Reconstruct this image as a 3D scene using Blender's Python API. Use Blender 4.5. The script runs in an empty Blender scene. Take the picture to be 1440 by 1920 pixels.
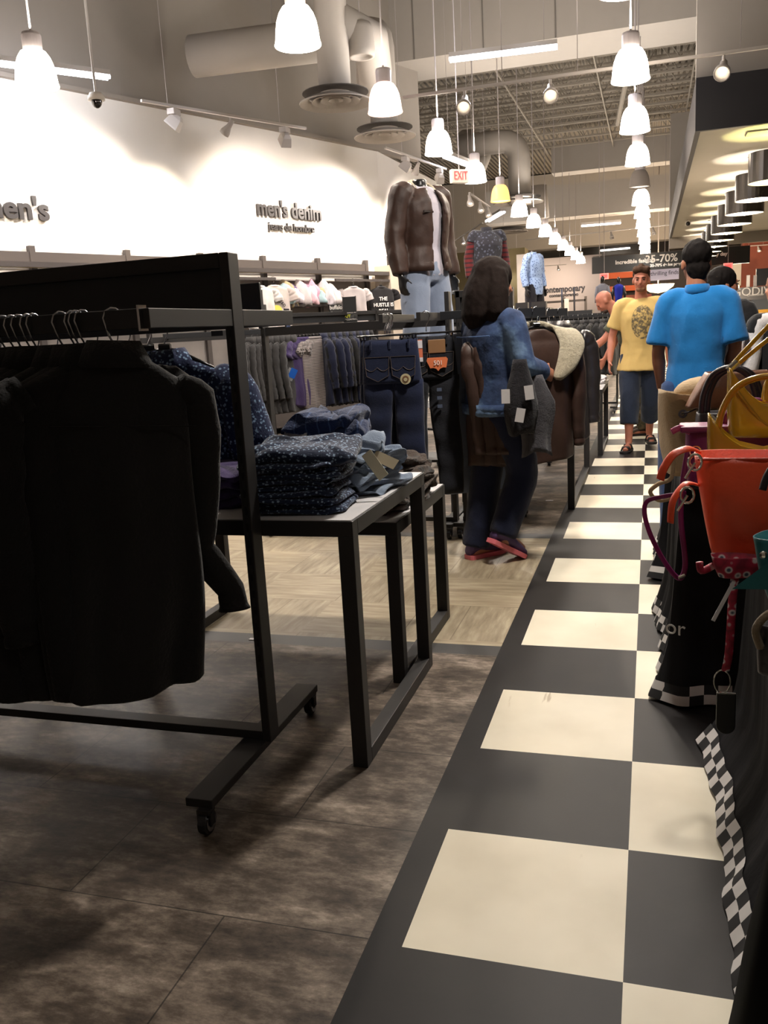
import bpy, bmesh, math, random
from mathutils import Vector, Matrix, noise
V = Vector
sc = bpy.context.scene
COL = sc.collection
PI = math.pi
# ------------------------------------------------------------------ camera
F_PX, YAW, PITCH, ROLL, CH = 1620.68, 0.304347, 0.204733, -0.0569081, 1.42
_cy, _sy, _cp, _sp = math.cos(YAW), math.sin(YAW), math.cos(PITCH), math.sin(PITCH)
FWD = V((-_sy*_cp, _cy*_cp, -_sp)); _r = V((_cy, _sy, 0)); _u = _r.cross(FWD)
RIGHT = math.cos(ROLL)*_r + math.sin(ROLL)*_u
UP = -math.sin(ROLL)*_r + math.cos(ROLL)*_u
cam_d = bpy.data.cameras.new('camera'); cam = bpy.data.objects.new('camera', cam_d); COL.objects.link(cam)
cam_d.sensor_fit = 'HORIZONTAL'; cam_d.sensor_width = 36; cam_d.lens = 36*F_PX/1440
cam_d.clip_start = 0.05; cam_d.clip_end = 200
m = Matrix((RIGHT, UP, -FWD)).transposed().to_4x4(); m.translation = V((0, 0, CH)); cam.matrix_world = m
sc.camera = cam
# ------------------------------------------------------------------ world, exposure
w = bpy.data.worlds.new('world'); sc.world = w; w.use_nodes = True
w.node_tree.nodes['Background'].inputs[0].default_value = (1.0, 0.93, 0.86, 1)
w.node_tree.nodes['Background'].inputs[1].default_value = 0.11
sc.view_settings.view_transform = 'Standard'; sc.view_settings.look = 'None'
sc.view_settings.gamma = 1.0; sc.view_settings.use_curve_mapping = False
sc.view_settings.exposure = 0.5
PEND_W = 17; FLOOD_W = 230; UPL = 110; AMB = 1.0
# ------------------------------------------------------------------ helpers
def at(px, py, X=None, Y=None, Z=None):
    d = RIGHT*(px-720)/F_PX - UP*(py-960)/F_PX + FWD
    t = X/d.x if X is not None else Y/d.y if Y is not None else (Z-CH)/d.z
    return V((0, 0, CH)) + d*t
def lerp(a, b, t): return a + (b-a)*t
class MB:
    def __init__(s): s.v = []; s.f = []; s.mi = []; s.m = 0
    def add(s, vs, fs):
        n = len(s.v); s.v += [tuple(v) for v in vs]
        for f in fs: s.f.append([n+i for i in f]); s.mi.append(s.m)
        return s
    def box(s, x0, x1, y0, y1, z0, z1, M=None):
        vs = [V((x, y, z)) for z in (z0, z1) for y in (y0, y1) for x in (x0, x1)]
        if M is not None: vs = [M @ v for v in vs]
        return s.add(vs, [(0,2,3,1),(4,5,7,6),(0,1,5,4),(2,6,7,3),(0,4,6,2),(1,3,7,5)])
    def cbox(s, c, d, M=None):
        return s.box(c[0]-d[0]/2, c[0]+d[0]/2, c[1]-d[1]/2, c[1]+d[1]/2, c[2]-d[2]/2, c[2]+d[2]/2, M)
    def beam(s, a, b, wdt, h, up=(0,0,1)):
        a, b = V(a), V(b); t = (b-a).normalized(); u = V(up)
        if abs(t.dot(u)) > .98: u = V((0,1,0))
        x = t.cross(u).normalized(); u = x.cross(t)
        vs = [p + x*sx*wdt/2 + u*sz*h/2 for p in (a, b) for sx, sz in ((-1,-1),(1,-1),(1,1),(-1,1))]
        return s.add(vs, [(0,1,2,3),(7,6,5,4),(0,4,5,1),(1,5,6,2),(2,6,7,3),(3,7,4,0)])
    def rings(s, R, close=True, cap=True):
        n = len(R[0]); base = len(s.v); k = n if close else n-1
        vs = [p for r in R for p in r]; fs = []
        for i in range(len(R)-1):
            for j in range(k):
                a = i*n+j; b = i*n+(j+1) % n
                fs.append((a, b, b+n, a+n))
        if cap and close: fs.append(tuple(reversed(range(n)))); fs.append(tuple((len(R)-1)*n+j for j in range(n)))
        return s.add(vs, fs)
    def tube(s, pts, r, n=8, cap=True, flat=1.0, ref=None):
        pts = [V(p) for p in pts]; rs = r if isinstance(r, (list, tuple)) else [r]*len(pts)
        R = []; x = None
        for i, p in enumerate(pts):
            t = (pts[min(i+1, len(pts)-1)] - pts[max(i-1, 0)]).normalized()
            if x is None:
                q = V(ref) if ref is not None else (V((0,0,1)) if abs(t.z) < .9 else V((1,0,0)))
                x = (q - t*q.dot(t)).normalized()
            else:
                x = (x - t*x.dot(t)).normalized()
            y = t.cross(x)
            R.append([p + x*math.cos(2*PI*k/n)*rs[i] + y*math.sin(2*PI*k/n)*rs[i]*flat for k in range(n)])
        return s.rings(R, cap=cap)
    def lathe(s, prof, c=(0,0,0), n=24, cap=False, M=None):
        R = [[V((c[0]+r*math.cos(2*PI*k/n), c[1]+r*math.sin(2*PI*k/n), c[2]+z)) for k in range(n)] for r, z in prof]
        if M is not None: R = [[M @ p for p in r] for r in R]
        return s.rings(R, cap=cap)
    def ell(s, c, r, n=14, M=None):
        R = []
        for i in range(n+1):
            a = -PI/2 + PI*i/n; a = max(-PI/2+.02, min(PI/2-.02, a))
            R.append([V((r[0]*math.cos(a)*math.cos(2*PI*k/n), r[1]*math.cos(a)*math.sin(2*PI*k/n), r[2]*math.sin(a))) for k in range(n)])
        c = V(c)
        R = [[(M @ p if M is not None else p)+c for p in q] for q in R]
        return s.rings(R)
    def prism(s, pts, h, M=None):
        n = len(pts); vs = [V((p[0], p[1], z)) for z in (0, h) for p in pts]
        if M is not None: vs = [M @ v for v in vs]
        return s.add(vs, [tuple(reversed(range(n))), tuple(n+i for i in range(n))] + [(i, (i+1) % n, (i+1) % n+n, i+n) for i in range(n)])
    def mesh(s, name='mesh', smooth=False, mats=None):
        me = bpy.data.meshes.new(name); me.from_pydata(s.v, [], s.f)
        if s.m or any(s.mi):
            for p, k in zip(me.polygons, s.mi): p.material_index = k
        bm = bmesh.new(); bm.from_mesh(me); bmesh.ops.recalc_face_normals(bm, faces=bm.faces); bm.to_mesh(me); bm.free()
        if smooth: me.polygons.foreach_set('use_smooth', [True]*len(me.polygons))
        for q in (mats or []): me.materials.append(q)
        return me
    def build(s, name, mat, parent=None, smooth=False, bevel=0, loc=None, rot=None, autosm=False):
        me = s.mesh(name, smooth, mat if isinstance(mat, list) else [mat])
        o = bpy.data.objects.new(name, me); COL.objects.link(o)
        if parent is not None: o.parent = parent
        if loc is not None: o.location = loc
        if rot is not None: o.rotation_euler = rot
        if bevel:
            b = o.modifiers.new('bevel', 'BEVEL'); b.width = bevel; b.segments = 2; b.limit_method = 'ANGLE'
        return o
def tag(o, label=None, cat=None, group=None, kind=None):
    if label: o['label'] = label
    if cat: o['category'] = cat
    if group: o['group'] = group
    if kind: o['kind'] = kind
    return o
def struct(o): o['kind'] = 'structure'; return o
def empty(name, label, cat, loc=(0,0,0), rz=0, group=None):
    o = bpy.data.objects.new(name, None); COL.objects.link(o); o.empty_display_size = .1
    o.location = loc; o.rotation_euler = (0, 0, rz)
    return tag(o, label, cat, group)
KIDS = {}
def kids(o):
    return [c for c in COL.objects if c.parent is o] if o.name not in KIDS else KIDS[o.name]
def freeze(o):                      # remember a prototype's tree so that copying is quick
    KIDS[o.name] = [c for c in COL.objects if c.parent is o]
    for c in KIDS[o.name]: freeze(c)
    return o
def copy_tree(o, loc=None, rz=None, label=None, group=None, mat=None, scale=None):
    src = KIDS[o.name]
    c = o.copy(); COL.objects.link(c)
    for ch in src:
        d = ch.copy(); COL.objects.link(d); d.parent = c
        for g in KIDS[ch.name]:
            e = g.copy(); COL.objects.link(e); e.parent = d
    if loc is not None: c.location = loc
    if rz is not None: c.rotation_euler = (0, 0, rz) if not isinstance(rz, (tuple, list)) else rz
    if label: c['label'] = label
    if group: c['group'] = group
    if scale is not None: c.scale = scale
    return c
def smoothmod(o, lv=1):
    s = o.modifiers.new('subd', 'SUBSURF'); s.levels = lv; s.render_levels = lv
    o.data.polygons.foreach_set('use_smooth', [True]*len(o.data.polygons)); return o
# ------------------------------------------------------------------ materials
def lin(c): return tuple(((x/255)/12.92 if x/255 <= .04045 else ((x/255+.055)/1.055)**2.4) for x in c)
class NT:
    def __init__(s, name):
        s.m = bpy.data.materials.new(name); s.m.use_nodes = True; s.t = s.m.node_tree
        s.b = s.t.nodes['Principled BSDF']; s.out = s.t.nodes['Material Output']
    def n(s, typ, **k):
        x = s.t.nodes.new(typ)
        for a, b in k.items(): setattr(x, a, b)
        return x
    def l(s, a, b): s.t.links.new(a, b)
    def coord(s, kind='Object', scale=(1,1,1), loc=(0,0,0), rot=(0,0,0)):
        c = s.n('ShaderNodeTexCoord'); mp = s.n('ShaderNodeMapping')
        mp.inputs['Scale'].default_value = scale; mp.inputs['Location'].default_value = loc; mp.inputs['Rotation'].default_value = rot
        s.l(c.outputs[kind], mp.inputs['Vector']); return mp.outputs['Vector']
    def noise(s, vec, scale, detail=3, rough=.5):
        x = s.n('ShaderNodeTexNoise'); x.inputs['Scale'].default_value = scale; x.inputs['Detail'].default_value = detail
        x.inputs['Roughness'].default_value = rough; s.l(vec, x.inputs['Vector']); return x.outputs['Fac']
    def ramp(s, fac, stops):
        r = s.n('ShaderNodeValToRGB'); e = r.color_ramp.elements
        while len(e) < len(stops): e.new(.5)
        for q, (p, c) in zip(e, stops): q.position = p; q.color = (*c, 1)
        s.l(fac, r.inputs['Fac']); return r.outputs['Color']
    def mix(s, fac, a, b, mode='MIX'):
        x = s.n('ShaderNodeMix'); x.data_type = 'RGBA'; x.blend_type = mode
        for i, q in ((0, fac), (6, a), (7, b)):
            if isinstance(q, (int, float)): x.inputs[i].default_value = q
            elif isinstance(q, tuple): x.inputs[i].default_value = (*q, 1)
            else: s.l(q, x.inputs[i])
        return x.outputs[2]
    def math(s, op, a, b=None):
        x = s.n('ShaderNodeMath'); x.operation = op
        for i, q in ((0, a), (1, b)):
            if q is None: continue
            if isinstance(q, (int, float)): x.inputs[i].default_value = q
            else: s.l(q, x.inputs[i])
        return x.outputs[0]
    def sep(s, vec):
        x = s.n('ShaderNodeSeparateXYZ'); s.l(vec, x.inputs[0]); return x.outputs
    def color(s, c):
        if isinstance(c, tuple): s.b.inputs['Base Color'].default_value = (*c, 1)
        else: s.l(c, s.b.inputs['Base Color'])
    def bump(s, h, strength=.3, dist=.01):
        x = s.n('ShaderNodeBump'); x.inputs['Strength'].default_value = strength; x.inputs['Distance'].default_value = dist
        s.l(h, x.inputs['Height']); s.l(x.outputs[0], s.b.inputs['Normal'])
MC = {}
def mat(name, c, rough=.6, metal=0, emit=0, emc=None, var=.12, vs=6, bump=0, bs=60, spec=.5, sheen=0, coat=0):
    if name in MC: return MC[name]
    k = NT(name); col = lin(c)
    if emit:
        k.b.inputs['Emission Color'].default_value = (*(lin(emc) if emc else col), 1); k.b.inputs['Emission Strength'].default_value = emit
    if var and not emit:
        f = k.noise(k.coord(), vs, 4)
        k.color(k.mix(f, tuple(x*(1-var) for x in col), tuple(min(1, x*(1+var)) for x in col)))
    else: k.color(col)
    if bump: k.bump(k.noise(k.coord(), bs, 3), bump, .004)
    k.b.inputs['Roughness'].default_value = rough; k.b.inputs['Metallic'].default_value = metal
    k.b.inputs['Specular IOR Level'].default_value = spec
    if sheen: k.b.inputs['Sheen Weight'].default_value = sheen
    if coat: k.b.inputs['Coat Weight'].default_value = coat
    MC[name] = k.m; return k.m
def fabric(name, c, c2=None, scale=120, rough=.9, stripes=None, floral=None, sheen=.15, wrinkle=.35, mottle=.15):
    if name in MC: return MC[name]
    k = NT(name); a = lin(c); vec = k.coord()
    f = k.noise(vec, 5, 4); base = k.mix(f, tuple(x*(1-mottle) for x in a), tuple(x*(1+mottle) for x in a))
    if floral:
        vo = k.n('ShaderNodeTexVoronoi'); vo.inputs['Scale'].default_value = floral; k.l(vec, vo.inputs['Vector'])
        nz = k.noise(vec, floral*1.3, 4, .7)
        mk = k.ramp(k.math('ADD', k.math('MULTIPLY', vo.outputs['Distance'], 1.2), nz), [(.82, (1,1,1)), (.94, (0,0,0))])
        base = k.mix(mk, base, lin(c2))
    if stripes:
        ax, per, duty = stripes; xs = k.sep(vec)[ax]
        mk = k.math('LESS_THAN', k.math('FRACT', k.math('DIVIDE', xs, per)), duty)
        base = k.mix(mk, base, lin(c2))
    k.color(base)
    h = k.math('ADD', k.math('MULTIPLY', k.noise(vec, scale, 2), .25), k.noise(vec, 7, 5, .6))
    k.bump(h, wrinkle, .02)
    k.b.inputs['Roughness'].default_value = rough; k.b.inputs['Sheen Weight'].default_value = sheen
    k.b.inputs['Specular IOR Level'].default_value = .25
    MC[name] = k.m; return k.m
BLK = mat('black_steel', (38,36,36), .5, .0, var=.08, spec=.4)
BLK2 = mat('black_panel', (34,35,38), .45, spec=.4, var=.05)
CHR = mat('chrome', (200,200,205), .15, 1, var=0)
WHT = mat('white_laminate', (205,203,205), .4, var=.03)
WPAINT = mat('white_paint', (196,190,182), .6, var=.04)
GREYP = mat('grey_paint', (138,130,122), .8, var=.04)
CEILP = mat('ceiling_paint', (128,120,110), .85, var=.06)
DUCTM = mat('duct_paint', (150,142,134), .7, var=.06, vs=3)
def text_obj(s, size, mat_, name, parent=None, ext=.004, M=None, font_scale=(1,1), bold=0, align='CENTER'):
    cu = bpy.data.curves.new('t', 'FONT'); cu.body = s; cu.size = size; cu.extrude = ext; cu.align_x = align; cu.align_y = 'CENTER'
    cu.offset = bold; cu.resolution_u = 4
    t = bpy.data.objects.new('t', cu); COL.objects.link(t)
    bpy.context.view_layer.update()
    me = bpy.data.meshes.new_from_object(t.evaluated_get(bpy.context.evaluated_depsgraph_get()))
    bpy.data.objects.remove(t); bpy.data.curves.remove(cu)
    me.transform(Matrix.Diagonal((font_scale[0], font_scale[1], 1, 1)))
    if M is not None: me.transform(M)
    me.materials.clear(); me.materials.append(mat_)
    o = bpy.data.objects.new(name, me); COL.objects.link(o)
    if parent is not None: o.parent = parent
    return o
def frame_M(origin, xdir, updir=(0,0,1)):      # text plane: x along xdir, y along up, z out
    x = V(xdir).normalized(); u = V(updir); u = (u - x*u.dot(x)).normalized(); z = x.cross(u)
    M = Matrix((x, u, z)).transposed().to_4x4(); M.translation = V(origin); return M
def light(kind, name, loc, energy, color=(1,.9,.78), size=.1, target=None, angle=1.2, blend=.6, parent=None):
    d = bpy.data.lights.new(name, kind); d.energy = energy; d.color = color
    if kind in ('POINT', 'SPOT'): d.shadow_soft_size = size
    if kind == 'SPOT': d.spot_size = angle; d.spot_blend = blend
    if kind == 'AREA': d.shape = 'RECTANGLE'; d.size = size; d.size_y = size
    o = bpy.data.objects.new(name, d); COL.objects.link(o); o.location = loc
    if target is not None: o.rotation_euler = (V(target)-V(loc)).to_track_quat('-Z', 'Y').to_euler()
    return o
# ------------------------------------------------------------------ structure: floors
X2 = -0.0483; D = 0.50312; Y0 = 1.70116; XB = X2-0.588
k = NT('checker_vinyl'); vec = k.coord(); xs = k.sep(vec)
ix = k.math('FLOOR', k.math('DIVIDE', k.math('SUBTRACT', xs[0], X2), D)); iy = k.math('FLOOR', k.math('DIVIDE', k.math('SUBTRACT', xs[1], Y0), D))
par = k.math('MODULO', k.math('ADD', k.math('ADD', ix, iy), 200), 2)
par = k.math('GREATER_THAN', par, .5)
inb = k.math('GREATER_THAN', xs[0], X2-D)
mk = k.math('MULTIPLY', par, inb)
nz = k.noise(vec, 2.2, 4)
wh = k.ramp(nz, [(.3, lin((206,198,178))), (.7, lin((228,221,203)))])
scr = k.n('ShaderNodeTexNoise'); scr.inputs['Scale'].default_value = 3; scr.inputs['Detail'].default_value = 6; k.l(k.coord(scale=(6,.7,1), rot=(0,0,.3)), scr.inputs['Vector'])
wh = k.mix(k.ramp(scr.outputs['Fac'], [(.70, (0,0,0)), (.74, (1,1,1))]), wh, lin((185,172,150)))
bk = k.ramp(k.noise(vec, 3, 5), [(.3, lin((28,26,27))), (.7, lin((37,34,34)))])
k.color(k.mix(mk, bk, wh)); k.b.inputs['Roughness'].default_value = .5; k.b.inputs['Specular IOR Level'].default_value = .16; k.bump(k.noise(vec, 90, 2), .05, .002)
CHK = k.m
k = NT('marbled_vinyl'); vec = k.coord(scale=(.55,1,1))
n1 = k.noise(vec, 5, 10, .7); n2 = k.noise(k.coord(scale=(.7,1.6,1)), 17, 8, .75)
f = k.math('ADD', k.math('MULTIPLY', n1, .65), k.math('MULTIPLY', n2, .35))
c = k.ramp(f, [(.40, lin((52,43,37))), (.48, lin((84,73,63))), (.55, lin((124,111,99))), (.64, lin((180,166,150)))])
br = k.n('ShaderNodeTexBrick'); br.inputs['Scale'].default_value = 1; br.inputs['Mortar Size'].default_value = .0022; br.inputs['Brick Width'].default_value = .92; br.inputs['Row Height'].default_value = .46
br.inputs['Color1'].default_value = (1,1,1,1); br.inputs['Color2'].default_value = (.82,.82,.82,1); br.inputs['Mortar'].default_value = (.25,.25,.25,1)
k.l(k.coord(loc=(.1,.13,0)), br.inputs['Vector'])
k.color(k.mix(1.0, c, br.outputs['Color'], 'MULTIPLY')); k.b.inputs['Roughness'].default_value = .5; k.b.inputs['Specular IOR Level'].default_value = .3; k.bump(f, .08, .01)
MARB = k.m
k = NT('basketweave_wood'); vec = k.coord(); xs = k.sep(vec); S = .503
def cellpar(ax, off): return k.math('FLOOR', k.math('DIVIDE', k.math('ADD', xs[ax], off), S))
pr_ = k.math('GREATER_THAN', k.math('MODULO', k.math('ADD', k.math('ADD', cellpar(0, .636+.503*20), cellpar(1, -3.73)), 200), 2), .5)
g1 = k.noise(k.coord(scale=(1.2,9,1)), 3, 5, .6); g2 = k.noise(k.coord(scale=(9,1.2,1), loc=(3,1,0)), 3, 5, .6)
def seam(ax, per, off): return k.math('LESS_THAN', k.math('FRACT', k.math('DIVIDE', k.math('ADD', xs[ax], off), per)), .02)
ga = k.ramp(g1, [(.3, lin((122,108,86))), (.5, lin((156,142,118))), (.7, lin((184,172,146)))])
gb = k.ramp(g2, [(.3, lin((112,99,79))), (.5, lin((146,133,110))), (.7, lin((178,166,141)))])
ga = k.mix(seam(1, S/2, -3.73), ga, lin((110,96,74))); gb = k.mix(seam(0, S/2, .636), gb, lin((106,92,72)))
c = k.mix(pr_, ga, gb)
cr = k.n('ShaderNodeTexNoise'); cr.noise_dimensions = '3D'; cr.inputs['Scale'].default_value = 1.1; k.l(vec, cr.inputs['Vector'])
c = k.mix(k.math('MULTIPLY', cr.outputs['Fac'], .5), c, lin((142,128,104)))
k.color(c); k.b.inputs['Roughness'].default_value = .5
WOOD = k.m
TRIM = mat('dark_trim', (50,48,47), .5)
def slab(name, x0, x1, y0, y1, z0, z1, mt): return struct(MB().box(x0, x1, y0, y1, z0, z1).build(name, mt))
slab('floor', -12, XB, -2.5, 3.56, -.05, 0, MARB)
slab('floor', -12, XB, 3.68, 5.72, -.05, 0, WOOD)
slab('floor', -12, XB, 5.84, 60, -.05, 0, MARB)
slab('trim_1', -12, XB, 3.56, 3.68, -.05, .0, TRIM)
slab('trim_2', -12, XB, 5.72, 5.84, -.05, .0, TRIM)
slab('floor', XB, 14, -2.5, 60, -.05, 0, CHK)
# ------------------------------------------------------------------ structure: walls
WP0 = V((-6.62, 10.34, 0)); WD = V((.455, 1.135, 0)); WN = V((WD.y, -WD.x, 0)).normalized()     # wall_left runs at an angle to the aisle
WU = WD.normalized()
def wp(k_, z, out=0): return WP0 + WD*k_ + V((0,0,z)) + WN*out
WWALL = mat('white_wall', (226,222,216), .8, var=.02)
def wall_seg(name, a, b, z0, z1, mt, th=.15):
    a, b = V(a), V(b); n = V((b.y-a.y, -(b.x-a.x), 0)).normalized()
    q = [a, b, b-n*th, a-n*th]
    return struct(MB().add([V((p.x, p.y, z)) for z in (z0, z1) for p in q], [(0,1,2,3),(7,6,5,4),(0,4,5,1),(1,5,6,2),(2,6,7,3),(3,7,4,0)]).build(name, mt))
wall_seg('wall_left', wp(-9, 0), wp(4.46, 0), 0, 4.52, WWALL)
wall_seg('wall_left', wp(4.46, 0), V((-4.40, 19.6, 0)), 0, 4.52, WWALL)
wall_seg('wall_left', wp(-9, 0, -.06), wp(5.6, 0, -.06), 4.52, 8, GREYP)
struct(MB().beam(wp(-9, 4.54, .03), wp(4.46, 4.54, .03), .1, .05).build('trim_3', GREYP))
slab('wall_back', -30, 14, 48, 48.2, 0, 8, mat('back_wall', (140,130,118), .8))
slab('wall_left', -30, -29.8, 14, 48, 0, 8, GREYP)
slab('wall_front', -14, 14, -2.7, -2.5, 0, 8, GREYP)
slab('wall_right', 14, 14.2, -2.5, 48, 0, 8, GREYP)
# ceiling deck with corrugation
k = NT('metal_deck'); xs = k.sep(k.coord())
wv = k.math('SINE', k.math('MULTIPLY', xs[0], 2*PI/.15)); k.color(lin((120,112,101))); k.bump(wv, 1, .03); k.b.inputs['Roughness'].default_value = .8
slab('ceiling', -30, 14, -2.5, 48, 7.75, 7.85, k.m)
# bulkhead beams across the store
BEAMM = mat('bulkhead_drywall', (148,141,134), .85, var=.03)
bk_ = MB().box(-4.6, 3.2, 16.0, 17.35, 6.07, 7.72)
struct(bk_.build('trim_4', BEAMM))
s_ = MB()
for i in range(6): s_.box(-4.0+i*1.22, -3.98+i*1.22, 15.985, 16.0, 6.07, 7.7)
struct(s_.build('trim_5', mat('seam', (104,98,92), .8)))
slab('trim_6', -3.2, 1.0, 31, 31.8, 6.3, 7.1, BEAMM)
slab('trim_7', -6, 3.2, 34, 35, 5.2, 6.35, BEAMM)
slab('trim_8', -12, 8, 40, 41, 4.6, 7.7, BEAMM)
# open web joists
JM = mat('joist_paint', (134,126,115), .8, var=.05)
def joist(y, x0=-5.5, x1=3.2):
    b = MB(); zt, zb = 7.62, 7.0
    for z in (zt, zb):
        b.beam((x0, y-.04, z), (x1, y-.04, z), .03, .05); b.beam((x0, y+.04, z), (x1, y+.04, z), .03, .05)
    n = int((x1-x0)/.42)
    for i in range(n):
        xa = x0+(x1-x0)*i/n; xb = x0+(x1-x0)*(i+1)/n; z0, z1 = (zb, zt) if i % 2 else (zt, zb)
        b.tube([(xa, y, z0), (xb, y, z1)], .014, 5, cap=False)
    struct(b.build('trim_9', JM))
y = 8.2
while y < 31:
    if not 15.7 < y < 17.6: joist(y, -6.5 if y < 16 else -6.8)
    y += 1.05
b = MB()
for x in (-3.3, -1.2, .9): b.beam((x, 8, 6.93), (x, 31, 6.93), .03, .05)
struct(b.build('trim_10', JM))
b = MB().tube([(-.2, 17.5, 6.75), (-.9, 26, 6.6)], .06, 8); struct(b.build('trim_11', JM))
# right soffit
SOFM = mat('soffit_white', (196,190,178), .7, var=.03)
slab('ceiling', .51, 9, 11.86, 27, 3.6, 3.66, SOFM)
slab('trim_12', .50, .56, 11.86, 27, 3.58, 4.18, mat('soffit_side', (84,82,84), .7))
slab('trim_13', .50, 9, 11.80, 11.86, 3.58, 4.18, mat('fascia_black', (30,29,33), .5))
slab('wall_right', .50, 9, 11.86, 12.0, 4.18, 7.7, GREYP)
slab('trim_14', .5, 9, 27, 27.2, 3.3, 6.9, GREYP)
# ------------------------------------------------------------------ pendant lamps
SH_LIT = mat('lit_opal_glass', (255,244,230), .3, emit=16, emc=(255,238,218), var=0)
SH_PINK = mat('lit_rosy_glass', (255,220,205), .3, emit=1.6, emc=(255,214,196), var=0)
SH_ORG = mat('lit_amber_glass', (255,200,130), .3, emit=1.15, emc=(255,190,110), var=0)
SH_OFF = mat('unlit_grey_glass', (150,142,136), .4, var=0)
BULB = mat('lamp_bulb', (255,240,215), .3, emit=12, emc=(255,236,205), var=0)
CAPM = mat('lamp_cap', (205,198,202), .5, var=0)
ROD = mat('lamp_rod', (150,142,140), .5, var=0)
def make_pendant(shade_mat, name='pendant_lamp'):
    t = empty(name, 'x', 'lamp')
    MB().tube([(0,0,.25), (0,0,3.95)], .009, 6).build('rod', ROD, t)
    MB().lathe([(.0,.27), (.075,.27), (.082,.25), (.08,.13), (.0,.13)], n=20).build('cap', CAPM, t, smooth=False)
    prof = [(.078,.135), (.105,.12), (.135,.075), (.155,.02), (.167,-.05), (.174,-.12), (.183,-.15), (.180,-.155), (.165,-.12), (.158,-.05), (.146,.015), (.125,.07), (.09,.11), (.0,.12)]
    MB().lathe(prof, n=28).build('shade', shade_mat, t, smooth=True)
    if shade_mat is not SH_OFF: MB().ell((0,0,-.02), (.035,.035,.05), 8).build('bulb', BULB, t, smooth=True)
    return freeze(t)
P_LIT = make_pendant(SH_LIT)
used = []
def pend(x, y, sh, label, group=None, power=1.0, z=3.8):
    if sh not in used: used.append(sh); o = sh; o.location = (x, y, z); o['label'] = label
    else: o = copy_tree(sh, (x, y, z), label=label)
    if group: o['group'] = group
    if power:
        light('SPOT', 'pendant_or_fill_light', (x, y, z-.13), PEND_W*power*6, (1,.94,.86), .12, (x, y, 0), 2.75, .5)
        light('SPOT', 'added_uplight', (x, y, z+.3), UPL*power, (1,.93,.84), .15, (x, y, 8), 3.0, .5)  # extra spot above the cap, added to brighten the ceiling
P_PINK = make_pendant(SH_PINK); P_ORG = make_pendant(SH_ORG); P_OFF = make_pendant(SH_OFF)
COLX = (-5.08, -2.65, -.2)
pend(-5.05, 6.85, P_LIT, 'lit white bell pendant lamp at far left, above the cut off men\'s lettering')
pend(COLX[1], 6.89, P_LIT, 'large lit white bell pendant lamp in front of the thick vertical duct at the top')
pend(COLX[1], 9.27, P_PINK, 'rosy lit bell pendant lamp just above the farther round ceiling diffuser')
pend(COLX[1], 11.7, P_LIT, 'lit white bell pendant lamp hanging above the headless mannequin in brown leather jacket')
pend(COLX[1], 14.2, P_LIT, 'lit white bell pendant lamp right beside the exit sign')
pend(COLX[1], 16.65, P_ORG, 'amber tinted bell pendant lamp, the only orange one')
pend(COLX[1], 19.1, P_LIT, 'lit white bell pendant lamp following the amber one in its row')
for i, d_ in enumerate(['second lit bell pendant after the amber one in the row above the blue shirted mannequin', 'third lit bell pendant after the amber one in the left hand row']):
    pend(COLX[1], 21.5+2.44*i, P_LIT, d_)
for i in range(5):
    pend(COLX[1], 26.4+2.44*i, P_LIT, 'small distant lit bell pendant lamp in the left hand row, near its far end', 'far lamps of the left hand row', .7 if i % 2 == 0 else 0)
pend(COLX[2], 9.3, P_LIT, 'largest lit bell pendant lamp of the row straight above the aisle')
pend(COLX[2], 11.74, P_LIT, 'second nearest lit bell pendant lamp of the row above the aisle')
pend(COLX[2], 14.2, P_LIT, 'third nearest lit bell pendant above the aisle, a round grey spotlight showing in front')
pend(COLX[2], 16.6, P_OFF, 'unlit grey bell pendant lamp in the row above the aisle')
for i in range(7):
    pend(COLX[2], 19.1+2.44*i, P_LIT, 'distant lit bell pendant lamp overlapping its neighbours in the row above the aisle', 'far lamps of the row above the aisle', .8 if i % 2 == 0 else 0)
for x, y in ((-5.2, 33.2), (-5.0, 35.0), (-9.3, 27.2), (-8.5, 22.6), (-10.4, 22.9), (-9.4, 25.0), (-7.3, 27.0), (-8.0, 30.5)):
    pend(x, y, P_LIT, 'small distant lit bell pendant lamp beyond the mannequins at left of the aisle', 'distant lamps behind the mannequins', 0 if x < -8.2 else .8)
# lamps of the same grid above the frame, plus one added fill spot
for x, y, p_ in ((-.2, 6.87, 1.0), (-.2, 4.43, 3.0), (.55, 1.1, .3)):
    if y > 2: pend(x, y, P_LIT, 'lit bell pendant lamp above the picture, over the near aisle', 'lamps above the picture', p_)
    else: light('SPOT', 'pendant_or_fill_light', (x, y, 3.6), PEND_W*p_*6, (1,.94,.86), .12, (x+.6, y+.6, 0), 1.9, .7)  # off-grid fill without a lamp, added to brighten the near floor
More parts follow.
